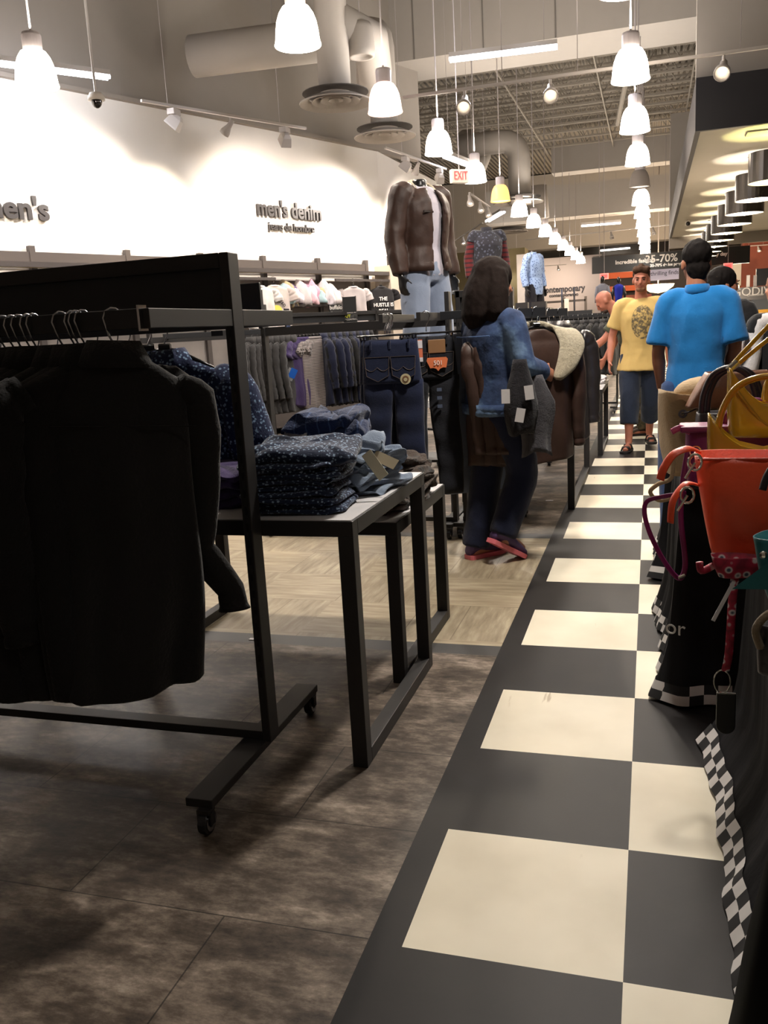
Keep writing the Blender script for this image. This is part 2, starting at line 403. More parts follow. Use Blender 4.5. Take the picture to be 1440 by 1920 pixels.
# ------------------------------------------------------------------ spotlights on tracks
TRK = mat('track_white', (172,166,162), .45, var=0)
SPOTL = mat('spot_lens', (255,240,215), .3, emit=7, emc=(255,238,210), var=0)
def track(a, b, label, drops=(.15, .85), group=None):
    h = 7.745-a[2]
    a, b = V(a), V(b); mid = (a+b)/2
    t = empty('track_rail', label, 'track', mid, group=group)
    t2 = MB().beam(a-mid, b-mid, .035, .03).build('rail', TRK, t)
    for q in drops:
        p = lerp(a, b, q)-mid
        MB().tube([p, p+V((0,0,h))], .004, 5).build('suspension_wire', ROD, t)
    return t
def cone_spot(p, aim, label, lit=True, power=0, group=None, s=1.0):
    t = empty('track_spotlight', label, 'spotlight', p, group=group)
    MB().tube([(0,0,0), (0,0,-.06*s)], .012*s, 8).build('stem', TRK, t)
    M = (V(aim)-(V(p))).to_track_quat('-Z', 'Y').to_matrix().to_4x4(); M.translation = V((0,0,-.07*s))
    MB().lathe([(.0,.045*s), (.028*s,.04*s), (.03*s,0), (.036*s,-.05*s), (.062*s,-.12*s), (.064*s,-.16*s), (.056*s,-.16*s), (.05*s,-.12*s), (.0,-.1*s)], n=18, M=M).build('housing', TRK, t, smooth=True)
    MB().lathe([(.001,-.135*s), (.026*s,-.135*s), (.028*s,-.125*s), (.001,-.12*s)], n=16, M=M).build('lens', SPOTL if lit else SH_OFF, t)
    if power:
        light('SPOT', 'spot_beam', V(p)+(V(aim)-V(p)).normalized()*.26*s, power, (1,.86,.68), .05, aim, 1.3, .8)
    return t
def flood(p, aim, label, power=0, group=None, lit=False):
    t = empty('track_floodlight', label, 'floodlight', p, group=group)
    MB().cbox((0,0,-.05), (.10,.16,.07)).build('ballast_box', TRK, t, bevel=.006)
    M = (V(aim)-V(p)).to_track_quat('-Z', 'Y').to_matrix().to_4x4(); M.translation = V((0,0,-.16))
    q = [(-.07,-.09), (.07,-.09), (.07,.09), (-.07,.09)]
    R = [[M @ V((x*s_, y*s_, z)) for x, y in q] for s_, z in ((.45,.09), (.8,.05), (1,-.05), (1,-.07), (.9,-.07), (.8,0))]
    MB().rings(R).build('reflector_housing', TRK, t, bevel=.006)
    if power: light('SPOT', 'flood_beam', V(p)+V((0,0,-.16))+(V(aim)-V(p)).normalized()*.16, power, (1,.87,.76), .1, aim, 2.3, 1.0)
    return t
ta, tb = V((-5.66, 9.55, 4.2)), V((-4.52, 11.82, 4.2))
track(ta, tb, 'wall washing track rail hanging in front of the white wall, left of the thick duct', (.14, .82))
flood(lerp(ta, tb, .17)+V((0,0,-.02)), wp(-.6, 2.6), 'box shaped floodlight at the left end of the hanging track by the white wall', FLOOD_W)
cone_spot(lerp(ta, tb, .5)+V((0,0,-.02)), wp(.45, 2.9), 'small cone spotlight in the middle of the hanging track by the white wall', lit=False, power=150)  # lens stays unlit; its beam is added to even out the wall light
flood(lerp(ta, tb, .85)+V((0,0,-.02)), wp(2.0, 2.7), 'box shaped floodlight at the right end of the hanging track by the white wall', FLOOD_W)
tc, td = at(722, 277, Z=4.2), at(836, 317, Z=4.2)
track(tc, td, 'track rail right above the brown leather jacket mannequin', (.25,))
flood(lerp(tc, td, .3)+V((0,0,-.02)), wp(3.4, 2.7), 'left box shaped floodlight on the track above the leather jacket mannequin', FLOOD_W*1.5)
cone_spot(lerp(tc, td, .5)+V((0,0,-.02)), wp(4.6, 2.9), 'lit cone spotlight right over the shearling collar of the mannequin', True, 60)
flood(lerp(tc, td, .88)+V((0,0,-.02)), V((-4.4, 17, 2.6)), 'right box shaped floodlight on the track above the leather jacket mannequin', FLOOD_W*1.5)
for k_ in (-2.2, -3.4, -4.6): light('SPOT', 'flood_beam', wp(k_, 4.0, 1.4), FLOOD_W, (1,.87,.76), .1, wp(k_, 2.7), 2.3, 1.0)
# long track across the aisle
q0, q1 = V((-2.62, 9.9, 3.93)), V((2.6, 9.9, 3.93))
track(q0, q1, 'long white track rail crossing over the aisle', (.21, .36, .66))
for px, lb, lit, pw in ((870, 'left one of the two lit spotlights on the long rail over the aisle', True, 160), (1032, 'right one of the two lit spotlights on the long rail over the aisle', True, 160), (1356, 'spotlight on the long rail in front of the grey drywall above the black fascia', True, 160)):
    p = at(px, 150, Y=9.9); cone_spot((p.x, 9.9, 3.91), (p.x+(.5 if px < 1300 else -.8), 8.0-3.3, 0), lb, lit, pw, s=1.25)
# other distant tracks
def far_track(pa, pb, Z, label, spots, lit=True, drops=(.2,.8)):
    a, b = at(*pa, Z=Z), at(*pb, Z=Z); track(a, b, label, drops)
    for q in spots:
        p = lerp(a, b, q); cone_spot(p, p+V((.4,-1,-2)), 'distant cone spotlight on a track rail far down the store', lit, 0, 'distant track spotlights', s=1.1)
far_track((880, 362), (918, 388), 4.0, 'short track rail just under the amber lamp at left', (.0, .5, .9))
far_track((843, 458), (905, 418), 3.9, 'slanting track rail left of the second mannequin', (.15, .45))
far_track((985, 450), (1290, 418), 4.2, 'long distant track rail behind both lamp rows', (.25, .55, .8), False)
far_track((845, 518), (895, 515), 3.6, 'low distant track rail with four tiny lit spots left of the dark haired woman', (.1, .35, .6, .85))
far_track((1000, 500), (1062, 496), 4.0, 'distant track rail above the contemporary lettering', (.3, .75))
far_track((1395, 462), (1440, 459), 3.9, 'distant bright rail at the right end of the black banner', (.6,))
# fluorescent fixtures
TUBE = mat('fluorescent_tube', (250,250,255), .3, emit=11, emc=(246,246,255), var=0)
TUBE2 = mat('far_fluorescent_tube', (250,250,255), .3, emit=3, emc=(246,244,240), var=0)
def fluor(a, b, label, tm=TUBE, s=1.0, group=None, power=0):
    a, b = V(a), V(b); mid = (a+b)/2
    t = empty('fluorescent_fixture', label, 'fluorescent light', mid, group=group)
    d = (b-a).normalized()
    MB().beam(a-mid+V((0,0,.045*s)), b-mid+V((0,0,.045*s)), .12*s, .05*s).build('housing', TRK, t)
    sd = d.cross(V((0,0,1))).normalized()
    for q in (-1, 1): MB().tube([a-mid+sd*q*.035*s, b-mid+sd*q*.035*s], .019*s, 8).build('tube', tm, t, smooth=True)
    for q in (.12, .88):
        p = lerp(a, b, q)-mid; MB().tube([p+V((0,0,.07)), p+V((0,0,7.745-mid.z-p.z))], .004, 5).build('suspension_wire', ROD, t)
    if power:
        for q in (.25, .75): light('POINT', 'tube_light', lerp(a, b, q)-V((0,0,.1)), power, (.95,.95,1), .1)
fluor(at(843, 113, Z=4.5), at(1045, 88, Z=4.5), 'bright two tube fluorescent fixture above the long rail, left of the aisle lamps', power=45)
fluor(at(-60, 112, Z=4.35), at(204, 146, Z=4.35), 'bright fluorescent fixture behind the far left pendant lamp', power=35)
fluor(at(836, 294, Z=4.3), at(884, 312, Z=4.3), 'bright fluorescent fixture seen end on above the exit sign', s=1.2)
fluor(at(914, 415, Z=4.3), at(943, 398, Z=4.3), 'bright fluorescent fixture over the second mannequin', s=1.3)
fluor(at(1090, 424, Z=4.9), at(1164, 418, Z=4.9), 'higher one of two dim distant fluorescent fixtures left of the aisle lamps', TUBE2, 1.6)
fluor(at(1126, 470, Z=4.9), at(1181, 465, Z=4.9), 'lower one of two dim distant fluorescent fixtures left of the aisle lamps', TUBE2, 2)
fluor(at(1112, 485, Z=4.2), at(1222, 475, Z=4.2), 'long thin light strip along the top of the black banner', TUBE2, 1.3)
fluor(at(835, 517, Z=3.9), at(878, 513, Z=3.9), 'distant light strip left of the dark haired woman', TUBE2, 2)
# ------------------------------------------------------------------ ducts and diffusers
def duct(pts, r, label, n=22, name='air_duct', seams=True):
    t = empty(name, label, 'duct', (0,0,0))
    MB().tube(pts, r, n).build('duct_pipe', DUCTM, t, smooth=True)
    return t
def diffuser(c, r, label):
    t = empty('round_diffuser', label, 'air diffuser', c)
    for i, (a, b_, z) in enumerate([(1.0,.74,.0), (.66,.5,.02), (.42,.28,.03), (.2,.0,.035)]):
        MB().lathe([(r*b_+.001, z+.055), (r*a, z), (r*a*.985, z-.014), (r*b_*.97+.001, z+.045)], n=36).build('vane_ring', DUCTM, t, smooth=False)
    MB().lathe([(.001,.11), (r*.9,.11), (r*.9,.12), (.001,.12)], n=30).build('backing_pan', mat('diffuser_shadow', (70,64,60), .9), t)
    return t
d1 = at(630, 193, Z=4.25); d2 = at(722, 256, Z=4.25)
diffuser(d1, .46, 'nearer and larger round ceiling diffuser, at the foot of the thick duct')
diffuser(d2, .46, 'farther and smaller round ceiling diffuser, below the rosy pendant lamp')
duct([d1+V((0,0,.08)), d1+V((0,0,3.4))], .20, 'thick vertical round duct reaching down to the nearer diffuser')
c2 = at(716, 75, Y=d2.y)
duct([d2+V((0,0,.08)), V((d2.x, d2.y, c2.z-.1))] + [V((d2.x, d2.y, c2.z-.1))+V((0,.0,.0))+V((-.35*(1-math.cos(a)), .45*(1-math.cos(a)), .35*math.sin(a))) for a in (.4,.8,1.2,1.57)] + [V((d2.x-1.2, d2.y+1.2, c2.z+.25))], .2, 'vertical round duct with an elbow reaching down to the farther diffuser')
da = at(362, 106, Z=5.1); db = at(640, 70, Z=5.1); dc = at(700, 165, Z=4.75)
duct([da, lerp(da, db, .5), db], .255, 'big horizontal duct with a flat end in front of the grey upper wall', n=24)
duct([db+V((0,-.3,.1)), db+V((.3,.3,0)), lerp(db, dc, .6)+V((.15,.1,0)), dc], .24, 'short duct bend sloping down behind the thick vertical duct', n=24)
p = at(676, 75, Z=5.0)
t = empty('ceiling_speaker', 'round grey hanging speaker between the two vertical ducts', 'speaker', p)
MB().lathe([(.001,.2), (.13,.19), (.16,.12), (.175,-.12), (.165,-.2), (.12,-.2), (.11,-.17), (.001,-.17)], n=26).build('speaker_can', DUCTM, t, smooth=True)
MB().tube([(0,0,.2), (0,0,7.75-p.z)], .006, 6).build('hanging_cable', ROD, t)
# big far duct with elbow
e1 = at(975, 375, Y=22); e2 = at(965, 275, Y=22)
duct([V((e1.x, 22, e1.z-.1)), V((e1.x, 22, e2.z-.25))] + [V((e1.x-.4*(1-math.cos(a)), 22, e2.z-.25+.4*math.sin(a))) for a in (.3,.6,.9,1.2,1.57)] + [V((e1.x-1.4, 22, e2.z+.15))], .27, 'far vertical duct with an elbow at its top, right of the amber lamp')
diffuser(at(972, 380, Y=22), .6, 'wide flat diffuser at the foot of the far elbowed duct')
diffuser(at(955, 435, Y=27), .55, 'small far diffuser under the row of left hand lamps')
duct([at(890, 322, Y=24), at(903, 290, Y=24.4)], .26, 'squat grey duct end behind the amber lamp')
duct([at(912, 262, Y=22), at(872, 262, Y=23)], .24, 'short duct stub meeting the far elbow')
duct([at(1010, 410, Y=30), at(1005, 350, Y=30)], .35, 'grey vertical duct behind the white lamps at left of the aisle')
# dome camera
p = at(181, 188, Z=3.95)
t = empty('security_camera', 'white dome security camera on a pole by the left wall', 'camera', p)
MB().lathe([(.001,.07), (.06,.07), (.085,.03), (.088,0), (.001,0)], n=24).build('camera_housing', WPAINT, t, smooth=True)
MB().ell((0,0,-.01), (.055,.055,.07), 12).build('dome', mat('dark_dome', (30,26,26), .08, spec=.8, var=0), t, smooth=True)
MB().tube([(0,0,.07), (0,0,7.75-p.z)], .014, 8).build('pole', TRK, t)
p = at(1290, 412, Z=3.6)
t = empty('security_camera', 'small camera under the white soffit at its left edge', 'camera', (p.x, p.y, 3.6))
MB().cbox((0,0,-.08), (.1,.25,.1)).build('camera_body', WPAINT, t, bevel=.01); MB().tube([(0,0,0), (0,0,-.06)], .02, 8).build('bracket', WPAINT, t)
MB().ell((0,-.12,-.1), (.05,.05,.05), 8).build('lens', mat('dark_dome', (30,26,26)), t)
# exit signs
RED = mat('exit_red', (235,50,50), .4, emit=2.2, emc=(255,60,55), var=0)
SIGNW = mat('sign_cream', (215,205,185), .5, emit=.25, emc=(230,205,185), var=0)
def exit_sign(c, w_, label, ang=0):
    t = empty('exit_sign', label, 'sign', c, ang)
    MB().box(-w_/2, w_/2, -.04, .04, -w_*.34, w_*.34).build('sign_box', SIGNW, t, bevel=.004)
    text_obj('EXIT', w_*.5, RED, 'lettering', t, .006, frame_M((0, -.045, 0), (1,0,0)), (.8,1.25))
    MB().tube([(0,0,w_*.34), (0,0,7.75-c.z)], .008, 6).build('stem', ROD, t)
exit_sign(at(861, 331, Y=11.6), .24, 'small box exit sign with red letters beside the row of pendants', math.radians(40))
def red_sign(c, w_, label):
    t = empty('exit_sign', label, 'sign', c)
    MB().box(-w_/2, w_/2, -.04, .04, -w_*.35, w_*.35).build('sign_box', mat('sign_glow', (230,120,110), .5, emit=.8, emc=(255,130,120), var=0), t)
    MB().box(-w_*.36, w_*.36, -.05, -.04, -w_*.2, w_*.2).build('lettering', RED, t)
    MB().tube([(0,0,w_*.35), (0,0,7.745-c.z)], .01, 6).build('stem', ROD, t)
red_sign(at(1133, 518, Y=29.5), .26, 'small glowing red exit sign under the left end of the black banner')
red_sign(at(1365, 499, Y=29.5), .26, 'small glowing red exit sign under the right end of the black banner')
# drum lamps under the soffit
DRUM = mat('drum_bronze', (52,47,42), .25, .6, var=.05)
DRIN = mat('drum_inner', (225,220,205), .4, .3, var=0)
def make_drum():
    t = empty('drum_pendant_lamp', 'x', 'lamp')
    MB().lathe([(.30,.36), (.30,0), (.294,0), (.294,.36), (.30,.36)], n=36).build('drum_shade', DRUM, t, smooth=False)
    MB().lathe([(.293,.35), (.293,.005), (.289,.005), (.289,.35)], n=36).build('inner_lining', DRIN, t)
    MB().ell((0,0,.02), (.035,.035,.045), 8).build('bulb', BULB, t, smooth=True)
    MB().tube([(0,0,.06), (0,0,.6)], .008, 6).build('rod', ROD, t)
    b = MB()
    for k_ in range(3): b.tube([(0,0,.25), (.29*math.cos(k_*2.09), .29*math.sin(k_*2.09), .25)], .004, 5)
    b.build('spider_ring', ROD, t)
    return freeze(t)
DR = make_drum()
dcols = [(1,.93,.38), (1,.90,.78), (1,.90,.76), (1,.85,.58), (1,.9,.62), (1,.84,.55), (1,.88,.72), (1,.88,.72), (1,.88,.72)]
for i in range(9):
    x, y = 1.47, 12.5+1.8*i
    lb = ['nearest dark drum lamp under the soffit, cut by the picture edge', 'second dark drum lamp under the soffit, cut by the picture edge', 'third dark drum lamp under the soffit counted from the near end'][i] if i < 3 else 'dark drum lamp in the far part of the row under the white soffit'
    o = DR if i == 0 else copy_tree(DR)
    o.location = (x, y, 3.0); o['label'] = lb
    if i >= 3: o['group'] = 'far drum lamps under the soffit'
    light('POINT', 'drum_light', (x, y, 3.14), 42, dcols[i], .02)
for px, py in ((1412, 297), (1388, 340), (1365, 365), (1333, 415), (1325, 432)):
    q = at(px, py, Z=3.58); t = empty('soffit_downlight', 'tiny round downlight set in the white soffit beside the drum lamps', 'downlight', (q.x, q.y, 3.6), group='soffit downlights')
    MB().lathe([(.001,-.03), (.05,-.03), (.055,0), (.001,0)], n=14).build('lens', BULB, t)
    MB().lathe([(.05,-.02), (.085,-.01), (.085,0), (.05,0)], n=16).build('trim_ring', WPAINT, t)
q = at(1432, 246, Z=3.6)
o = MB().box(-.4, .4, -.15, .15, -.02, 0).build('soffit_vent', mat('vent_grey', (150,144,132), .7)); o.location = (q.x+.2, q.y, 3.6); tag(o, 'long grey air vent in the soffit near its black fascia', 'vent')
# ------------------------------------------------------------------ rack frames
rnd = random.Random(5)
def caster(parent, x, y, z=0):
    c = MB(); c.tube([(x-.012,y,z+.036), (x+.012,y,z+.036)], .036, 18)
    w_ = c.build('caster', BLK2, parent)
    MB().lathe([(.015,0), (.027,0), (.027,.004), (.015,.004)], n=16, M=Matrix.Translation((x+.012,y,z+.036)) @ Matrix.Rotation(PI/2, 4, 'Y')).build('wheel_ring', CHR, w_)
    MB().box(x-.02, x+.02, y-.02, y+.02, z+.068, z+.08).box(x-.022, x-.016, y-.016, y+.016, z+.03, z+.07).box(x+.017, x+.022, y-.012, y+.012, z+.03, z+.07).build('fork', BLK, w_)
def rail_x(t, x0, x1, y, z, cap=True):
    MB().box(x0, x1, y-.012, y+.012, z-.05, z).build('hang_rail', BLK2, t, bevel=.002)
    if cap:
        MB().box(x1, x1+.006, y-.018, y+.018, z-.056, z+.008).build('rail_end_cap', CHR, t)
def floor_rack(name, label, x0, x1, Y, posts, header=None, beam=True, feet=(-.53,.53), arms=(), rails=(), ztop=1.70, cast=True, azt=1.525):
    t = empty(name, label, 'clothing rack', (0,0,0))
    fts = feet if isinstance(feet, list) else [feet]*len(posts)
    for i, x in enumerate(posts):
        feet = fts[i]
        zt = ztop if not isinstance(ztop, dict) else ztop[i]
        MB().box(x-.015, x+.015, Y-.035, Y+.035, .10, zt).build('post', BLK, t, bevel=.003)
        MB().box(x-.004, x+.004, Y-.0362, Y-.035, .3, 1.5).build('slot_strip', SLOT, t)
        if cast:
            MB().box(x-.09, x-.002, Y+feet[0], Y+feet[1], .078, .105).build('foot_bar', BLK, t, bevel=.002)
            caster(t, x-.025, Y+feet[0]+.0); caster(t, x-.025, Y+feet[1]-.03)
    if header:
        a, b_, z0, z1 = header
        MB().box(a, b_, Y-.012, Y+.012, z0, z1).build('header_panel', BLK2, t)
        MB().box(a, b_, Y-.035, Y+.035, z1-.045, z1).build('header_top_frame', BLK, t, bevel=.003)
    if beam: MB().box(x0, x1, Y-.02, Y+.02, 1.44, 1.50).build('cross_beam', BLK, t, bevel=.002)
    MB().box(x0, x1, Y-.03, Y+.03, .105, .135).build('bottom_rail', BLK, t, bevel=.002)
    for x, ya, yb in arms: MB().box(x-.013, x+.013, min(ya, yb), max(ya, yb), azt-.05, azt).build('arm', BLK, t, bevel=.002)
    for a, b_, y_ in rails: rail_x(t, a, b_, y_, azt)
    return t
k = NT('slot_pattern'); zs_ = k.sep(k.coord())[2]; k.color(k.mix(k.math('LESS_THAN', k.math('FRACT', k.math('DIVIDE', zs_, .055)), .45), lin((38,36,36)), lin((5,5,5)))); SLOT = k.m
YA = 2.463
floor_rack('garment_rack', 'tall black steel rolling rack with solid header, nearest at left, full of black shirts', -3.2, -1.235, YA, (-1.219,), (-3.2, -1.235, 1.485, 1.68), False, feet=(-.42,.44),
    arms=((-1.219, 1.965, 2.43), (-1.219, 2.50, 2.90), (-2.9, 1.965, 2.90)), rails=((-3.2, -1.229, 1.965), (-3.2, -1.24, 2.92)), ztop=1.68, azt=1.513)
floor_rack('garment_rack', 'long black rack with open frame behind the folded shirt table, jeans hanging on it', -2.64, -1.28, 5.78, (-2.63, -1.29), None, True,
    feet=(-.12,.45), arms=((-1.53, 5.02, 5.76), (-1.32, 5.1, 5.76)), ztop=1.66)
floor_rack('garment_rack', 'black rack with solid header right behind the dark haired woman, leather jackets on it', -1.24, -.88, 5.80, (-1.22, -.87), (-1.24, -.87, 1.45, 1.66), True,
    feet=[(-.1,.5), (-.4,.62)], arms=((-.9, 5.38, 6.3), (-1.1, 5.38, 6.3)), rails=((-1.25, -.80, 5.38), (-1.25, -.80, 6.25)), ztop=1.66)
YC = 0
RC = floor_rack('garment_rack', 'long black rack with narrow header carrying the striped and purple tees', -1.6, 2.58, 0, (-1.5, 0, 1.75, 2.55), (-1.6, 2.58, 1.58, 1.70), True,
    feet=(-.4,.4), arms=((-1.3, -.45, 0), (0, -.45, 0), (1.75, -.45, 0), (2.5, -.45, 0)), rails=((-1.6, 2.55, -.45),), ztop=1.72)
RC.location = (-4.245, 9.37, 0); RC.rotation_euler = (0, 0, math.atan2(.876, .483))
MC_ = Matrix.Translation(RC.location) @ Matrix.Rotation(math.atan2(.876, .483), 4, 'Z')
floor_rack('garment_rack', 'far black rack beneath the blue shirted mannequin', -2.2, -.9, 9.3, (-2.1, -.95), (-2.2, -.9, 1.42, 1.52), False,
    feet=(-.5,.5), rails=((-2.2, -.92, 8.85),), arms=((-1.0, 8.85, 9.3),), ztop=1.52)
floor_rack('garment_rack', 'far black rack of dark clothes behind the bald man', -1.6, -.5, 14.3, (-1.5, -.5), (-1.6, -.5, 1.35, 1.5), False,
    feet=(-.5,.5), rails=((-1.6, -.5, 13.85),), arms=((-.6, 13.85, 14.3),), ztop=1.5)
# ------------------------------------------------------------------ hangers and garments
HOOK = mat('hanger_hook', (190,190,196), .2, 1, var=0)
HPL = mat('hanger_plastic', (18,18,20), .3, var=0)
def make_hanger(w_=.42, clips=False):
    t = empty('clothes_hanger', 'x', 'hanger')
    pts = [V((0,0,-.115)), V((0,0,-.085)), V((.012,0,-.062))] + [V((.024*math.cos(a)*1.0, 0, -.02+.026*math.sin(a))) for a in [x*PI/180 for x in (-35, 0, 40, 80, 110, 145, 180)]]
    MB().tube(pts, .0028, 6).build('hook', HOOK, t, smooth=True)
    h = w_/2
    if clips:
        MB().tube([(-h,0,-.125), (h,0,-.125)], .006, 6).build('bar', HPL, t)
        b = MB()
        for s_ in (-1, 1): b.cbox((s_*h*.82, 0, -.15), (.028, .022, .06))
        b.build('clip', HPL, t); b = MB()
        for s_ in (-1, 1): b.tube([(s_*h*.82,-.014,-.128), (s_*h*.82,-.014,-.145)], .007, 6)
        b.build('clip_spring', HOOK, t)
    else:
        MB().tube([(-h,0,-.19), (-h*.75,0,-.165), (-.05,0,-.118), (0,0,-.11), (.05,0,-.118), (h*.75,0,-.165), (h,0,-.19)], .008, 6, flat=1).build('shoulder_arm', HPL, t, smooth=True)
        MB().tube([(-.022,0,-.1), (.022,0,-.1)], .012, 6).build('hook_collar', HPL, t)
    return freeze(t)
HG = make_hanger(.36); HGC = make_hanger(.36, True)
HG['label'] = 'black shouldered hanger with chrome hook over the near rail, holding the rightmost black shirt'
hg_used = []
def hanger(loc, rz, label, group=None, clips=False):
    src = HGC if clips else HG
    if src not in hg_used: hg_used.append(src); src.location = loc; src.rotation_euler = (0,0,rz); o = src
    else: o = copy_tree(src, loc, rz)
    o['label'] = label
    if group: o['group'] = group
    return o
def garment(name, mt, W=.23, L=.72, sleeve=.62, thick=.035, flare=1.0, cmat=None, seed=0, open_=False, collar='shirt', cat='shirt', fold=.010, cuffm=None, boxy=0, sl_bulge=0, so=0, se=0, wob=.05, srs=1):
    """hanging garment; origin at the rail, hanger plane = local XZ"""
    r = random.Random(seed); t = empty(name, 'x', cat); n = 40
    zc = -.115
    prof = [(0,.055,.030), (-.012,.075,.036), (-.03,.11,.04), (-.055,W*.78,.045), (-.075,W*.95,.045), (-.10,W*1.0,thick*1.1), (-.16,W*.98,thick*1.25)]
    zz = -.16
    while zz > -L:
        zz -= .035; q = (-zz)/L; prof.append((max(zz, -L), W*(.96+(flare-.96)*q), thick*(1.25+.35*q)))
    ph = [r.uniform(0, 6.28) for _ in range(6)]
    R = []
    for z, hw, hd in prof:
        q = min(1, -z/L); ring = []
        for k_ in range(n):
            a = 2*PI*k_/n; ca, sa = math.cos(a), math.sin(a)
            x = hw*abs(ca)**.85*(1 if ca > 0 else -1); y = hd*abs(sa)**.8*(1 if sa > 0 else -1)
            fo = fold*q**.7*(math.sin(13*x/W*.5+ph[0]+2*q)+.7*math.sin(23*x/W*.5+ph[1]-3*q)+.5*math.sin(5*z/L*3+ph[2]+4*x/W))
            y += fo*(1.0 if sa > 0 else .9); x += fold*q*math.sin(9*z+ph[3])*.6
            zz2 = z + (.03*q*abs(ca)**2 - .02*q if z <= -L*.92 else 0) + .012*q*math.sin(3*x/W+ph[4])
            ring.append(V((x, y, zc+zz2)))
        R.append(ring)
    b = MB().rings(R[::-1], cap=True); o = smoothmod(b.build('body', mt, t), 1)
    for s_ in (-1, 1):
        if not sleeve: continue
        pts = [V((s_*W*.80, 0, zc-.085)), V((s_*(W+.015), -.005, zc-.115)), V((s_*(W+.035+so*.6), -.012, zc-.2)), V((s_*(W+.045+so), -.02+so, zc-.34)), V((s_*(W+.03+so), -.035+so*.6, zc-.34-(sleeve-.34)*.5)), V((s_*(W+.02+so*.5+se*.9), -.05, zc-sleeve+.06)), V((s_*(W+.02+so*.5+se), -.055, zc-sleeve))] if sleeve > .4 else [V((s_*W*.78, 0, zc-.085)), V((s_*(W+.01), 0, zc-.11)), V((s_*(W+.04), 0, zc-.17)), V((s_*(W+.06), 0, zc-sleeve))]
        rs = [.055, .068, .072, .066, .062, .052, .05] if sleeve > .4 else [.05, .07, .085, .092]
        # densify with wobble
        P, Q = [], []
        for i in range(len(pts)-1):
            for j in range(4):
                f_ = j/4; P.append(lerp(pts[i], pts[i+1], f_)+V((0, .004*math.sin(17*(i+f_)+ph[5]), 0))); Q.append(srs*lerp(rs[i], rs[i+1], f_)*(1+wob*math.sin(5*(i+f_)+ph[2]*s_)))
        P.append(pts[-1]); Q.append(rs[-1])
        MB().tube(P, Q, 14, flat=.62 if sleeve > .4 else .45, ref=(1,0,0)).build('sleeve', mt, t, smooth=True)
        if cuffm: MB().tube([pts[-1]+V((0,0,.06)), pts[-1]+V((0,0,-.006))], .058, 14, flat=.62, ref=(1,0,0)).build('cuff', cuffm, t, smooth=True)
    cm = cmat or mt
    if collar == 'shirt':
        R = []
        for z, rx, ry in ((zc+.0, .066, .042), (zc+.028, .062, .044), (zc+.032, .066, .05), (zc-.03, .098, .066), (zc-.036, .094, .06)):
            R.append([V((rx*math.cos(a), ry*math.sin(a), z-(.022 if math.sin(a) < -.7 and rx > .08 else 0))) for a in [2*PI*k_/28 for k_ in range(28)]])
        MB().rings(R, cap=False).build('collar', cm, t, smooth=True)
    elif collar == 'tee':
        MB().tube([V((.08*math.cos(a), .04*math.sin(a), zc-.012-.01*(math.sin(a) < 0))) for a in [2*PI*k_/24 for k_ in range(25)]], .009, 6).build('neckband', cm, t, smooth=True)
    elif collar == 'fur':
        P = [V((-.055,-.085,zc-.30)), V((-.10,-.088,zc-.20)), V((-.135,-.07,zc-.09)), V((-.11,-.02,zc+.01)), V((-.06,.035,zc+.035)), V((0,.052,zc+.04)), V((.06,.035,zc+.035)), V((.11,-.02,zc+.01)), V((.135,-.07,zc-.09)), V((.10,-.088,zc-.20)), V((.055,-.085,zc-.30))]
        Wd = [V((-.9,-.2,.5)), V((-.95,-.25,.2)), V((-.9,-.35,-.35)), V((-.75,-.2,-.8)), V((-.35,.5,-.8)), V((0,.6,-.8)), V((.35,.5,-.8)), V((.75,-.2,-.8)), V((.9,-.35,-.35)), V((.95,-.25,.2)), V((.9,-.2,.5))]
        hw = [.03,.065,.085,.075,.06,.058,.06,.075,.085,.065,.03]
        PP, WW, HH = [], [], []
        for i in range(10):
            for j in range(3): PP.append(lerp(P[i], P[i+1], j/3)); WW.append(lerp(Wd[i], Wd[i+1], j/3)); HH.append(lerp(hw[i], hw[i+1], j/3))
        PP.append(P[-1]); WW.append(Wd[-1]); HH.append(hw[-1]); R = []
        for i, p in enumerate(PP):
            tt = (PP[min(i+1, 30)]-PP[max(i-1, 0)]).normalized(); x = WW[i]-tt*WW[i].dot(tt); x.normalize(); yv = tt.cross(x); c0 = p+x*HH[i]*.8
            R.append([c0+x*HH[i]*math.cos(a)+yv*.024*math.sin(a)*(1+r.uniform(-.2,.2))+x*r.uniform(-.004,.004) for a in [2*PI*q/14 for q in range(14)]])
        smoothmod(MB().rings(R).build('fur_collar', cm, t), 1)
    elif collar == 'hood':
        o = MB().ell((0,.05,zc-.03), (.13,.09,.12), 14).build('hood', cm, t, smooth=True)
    return t
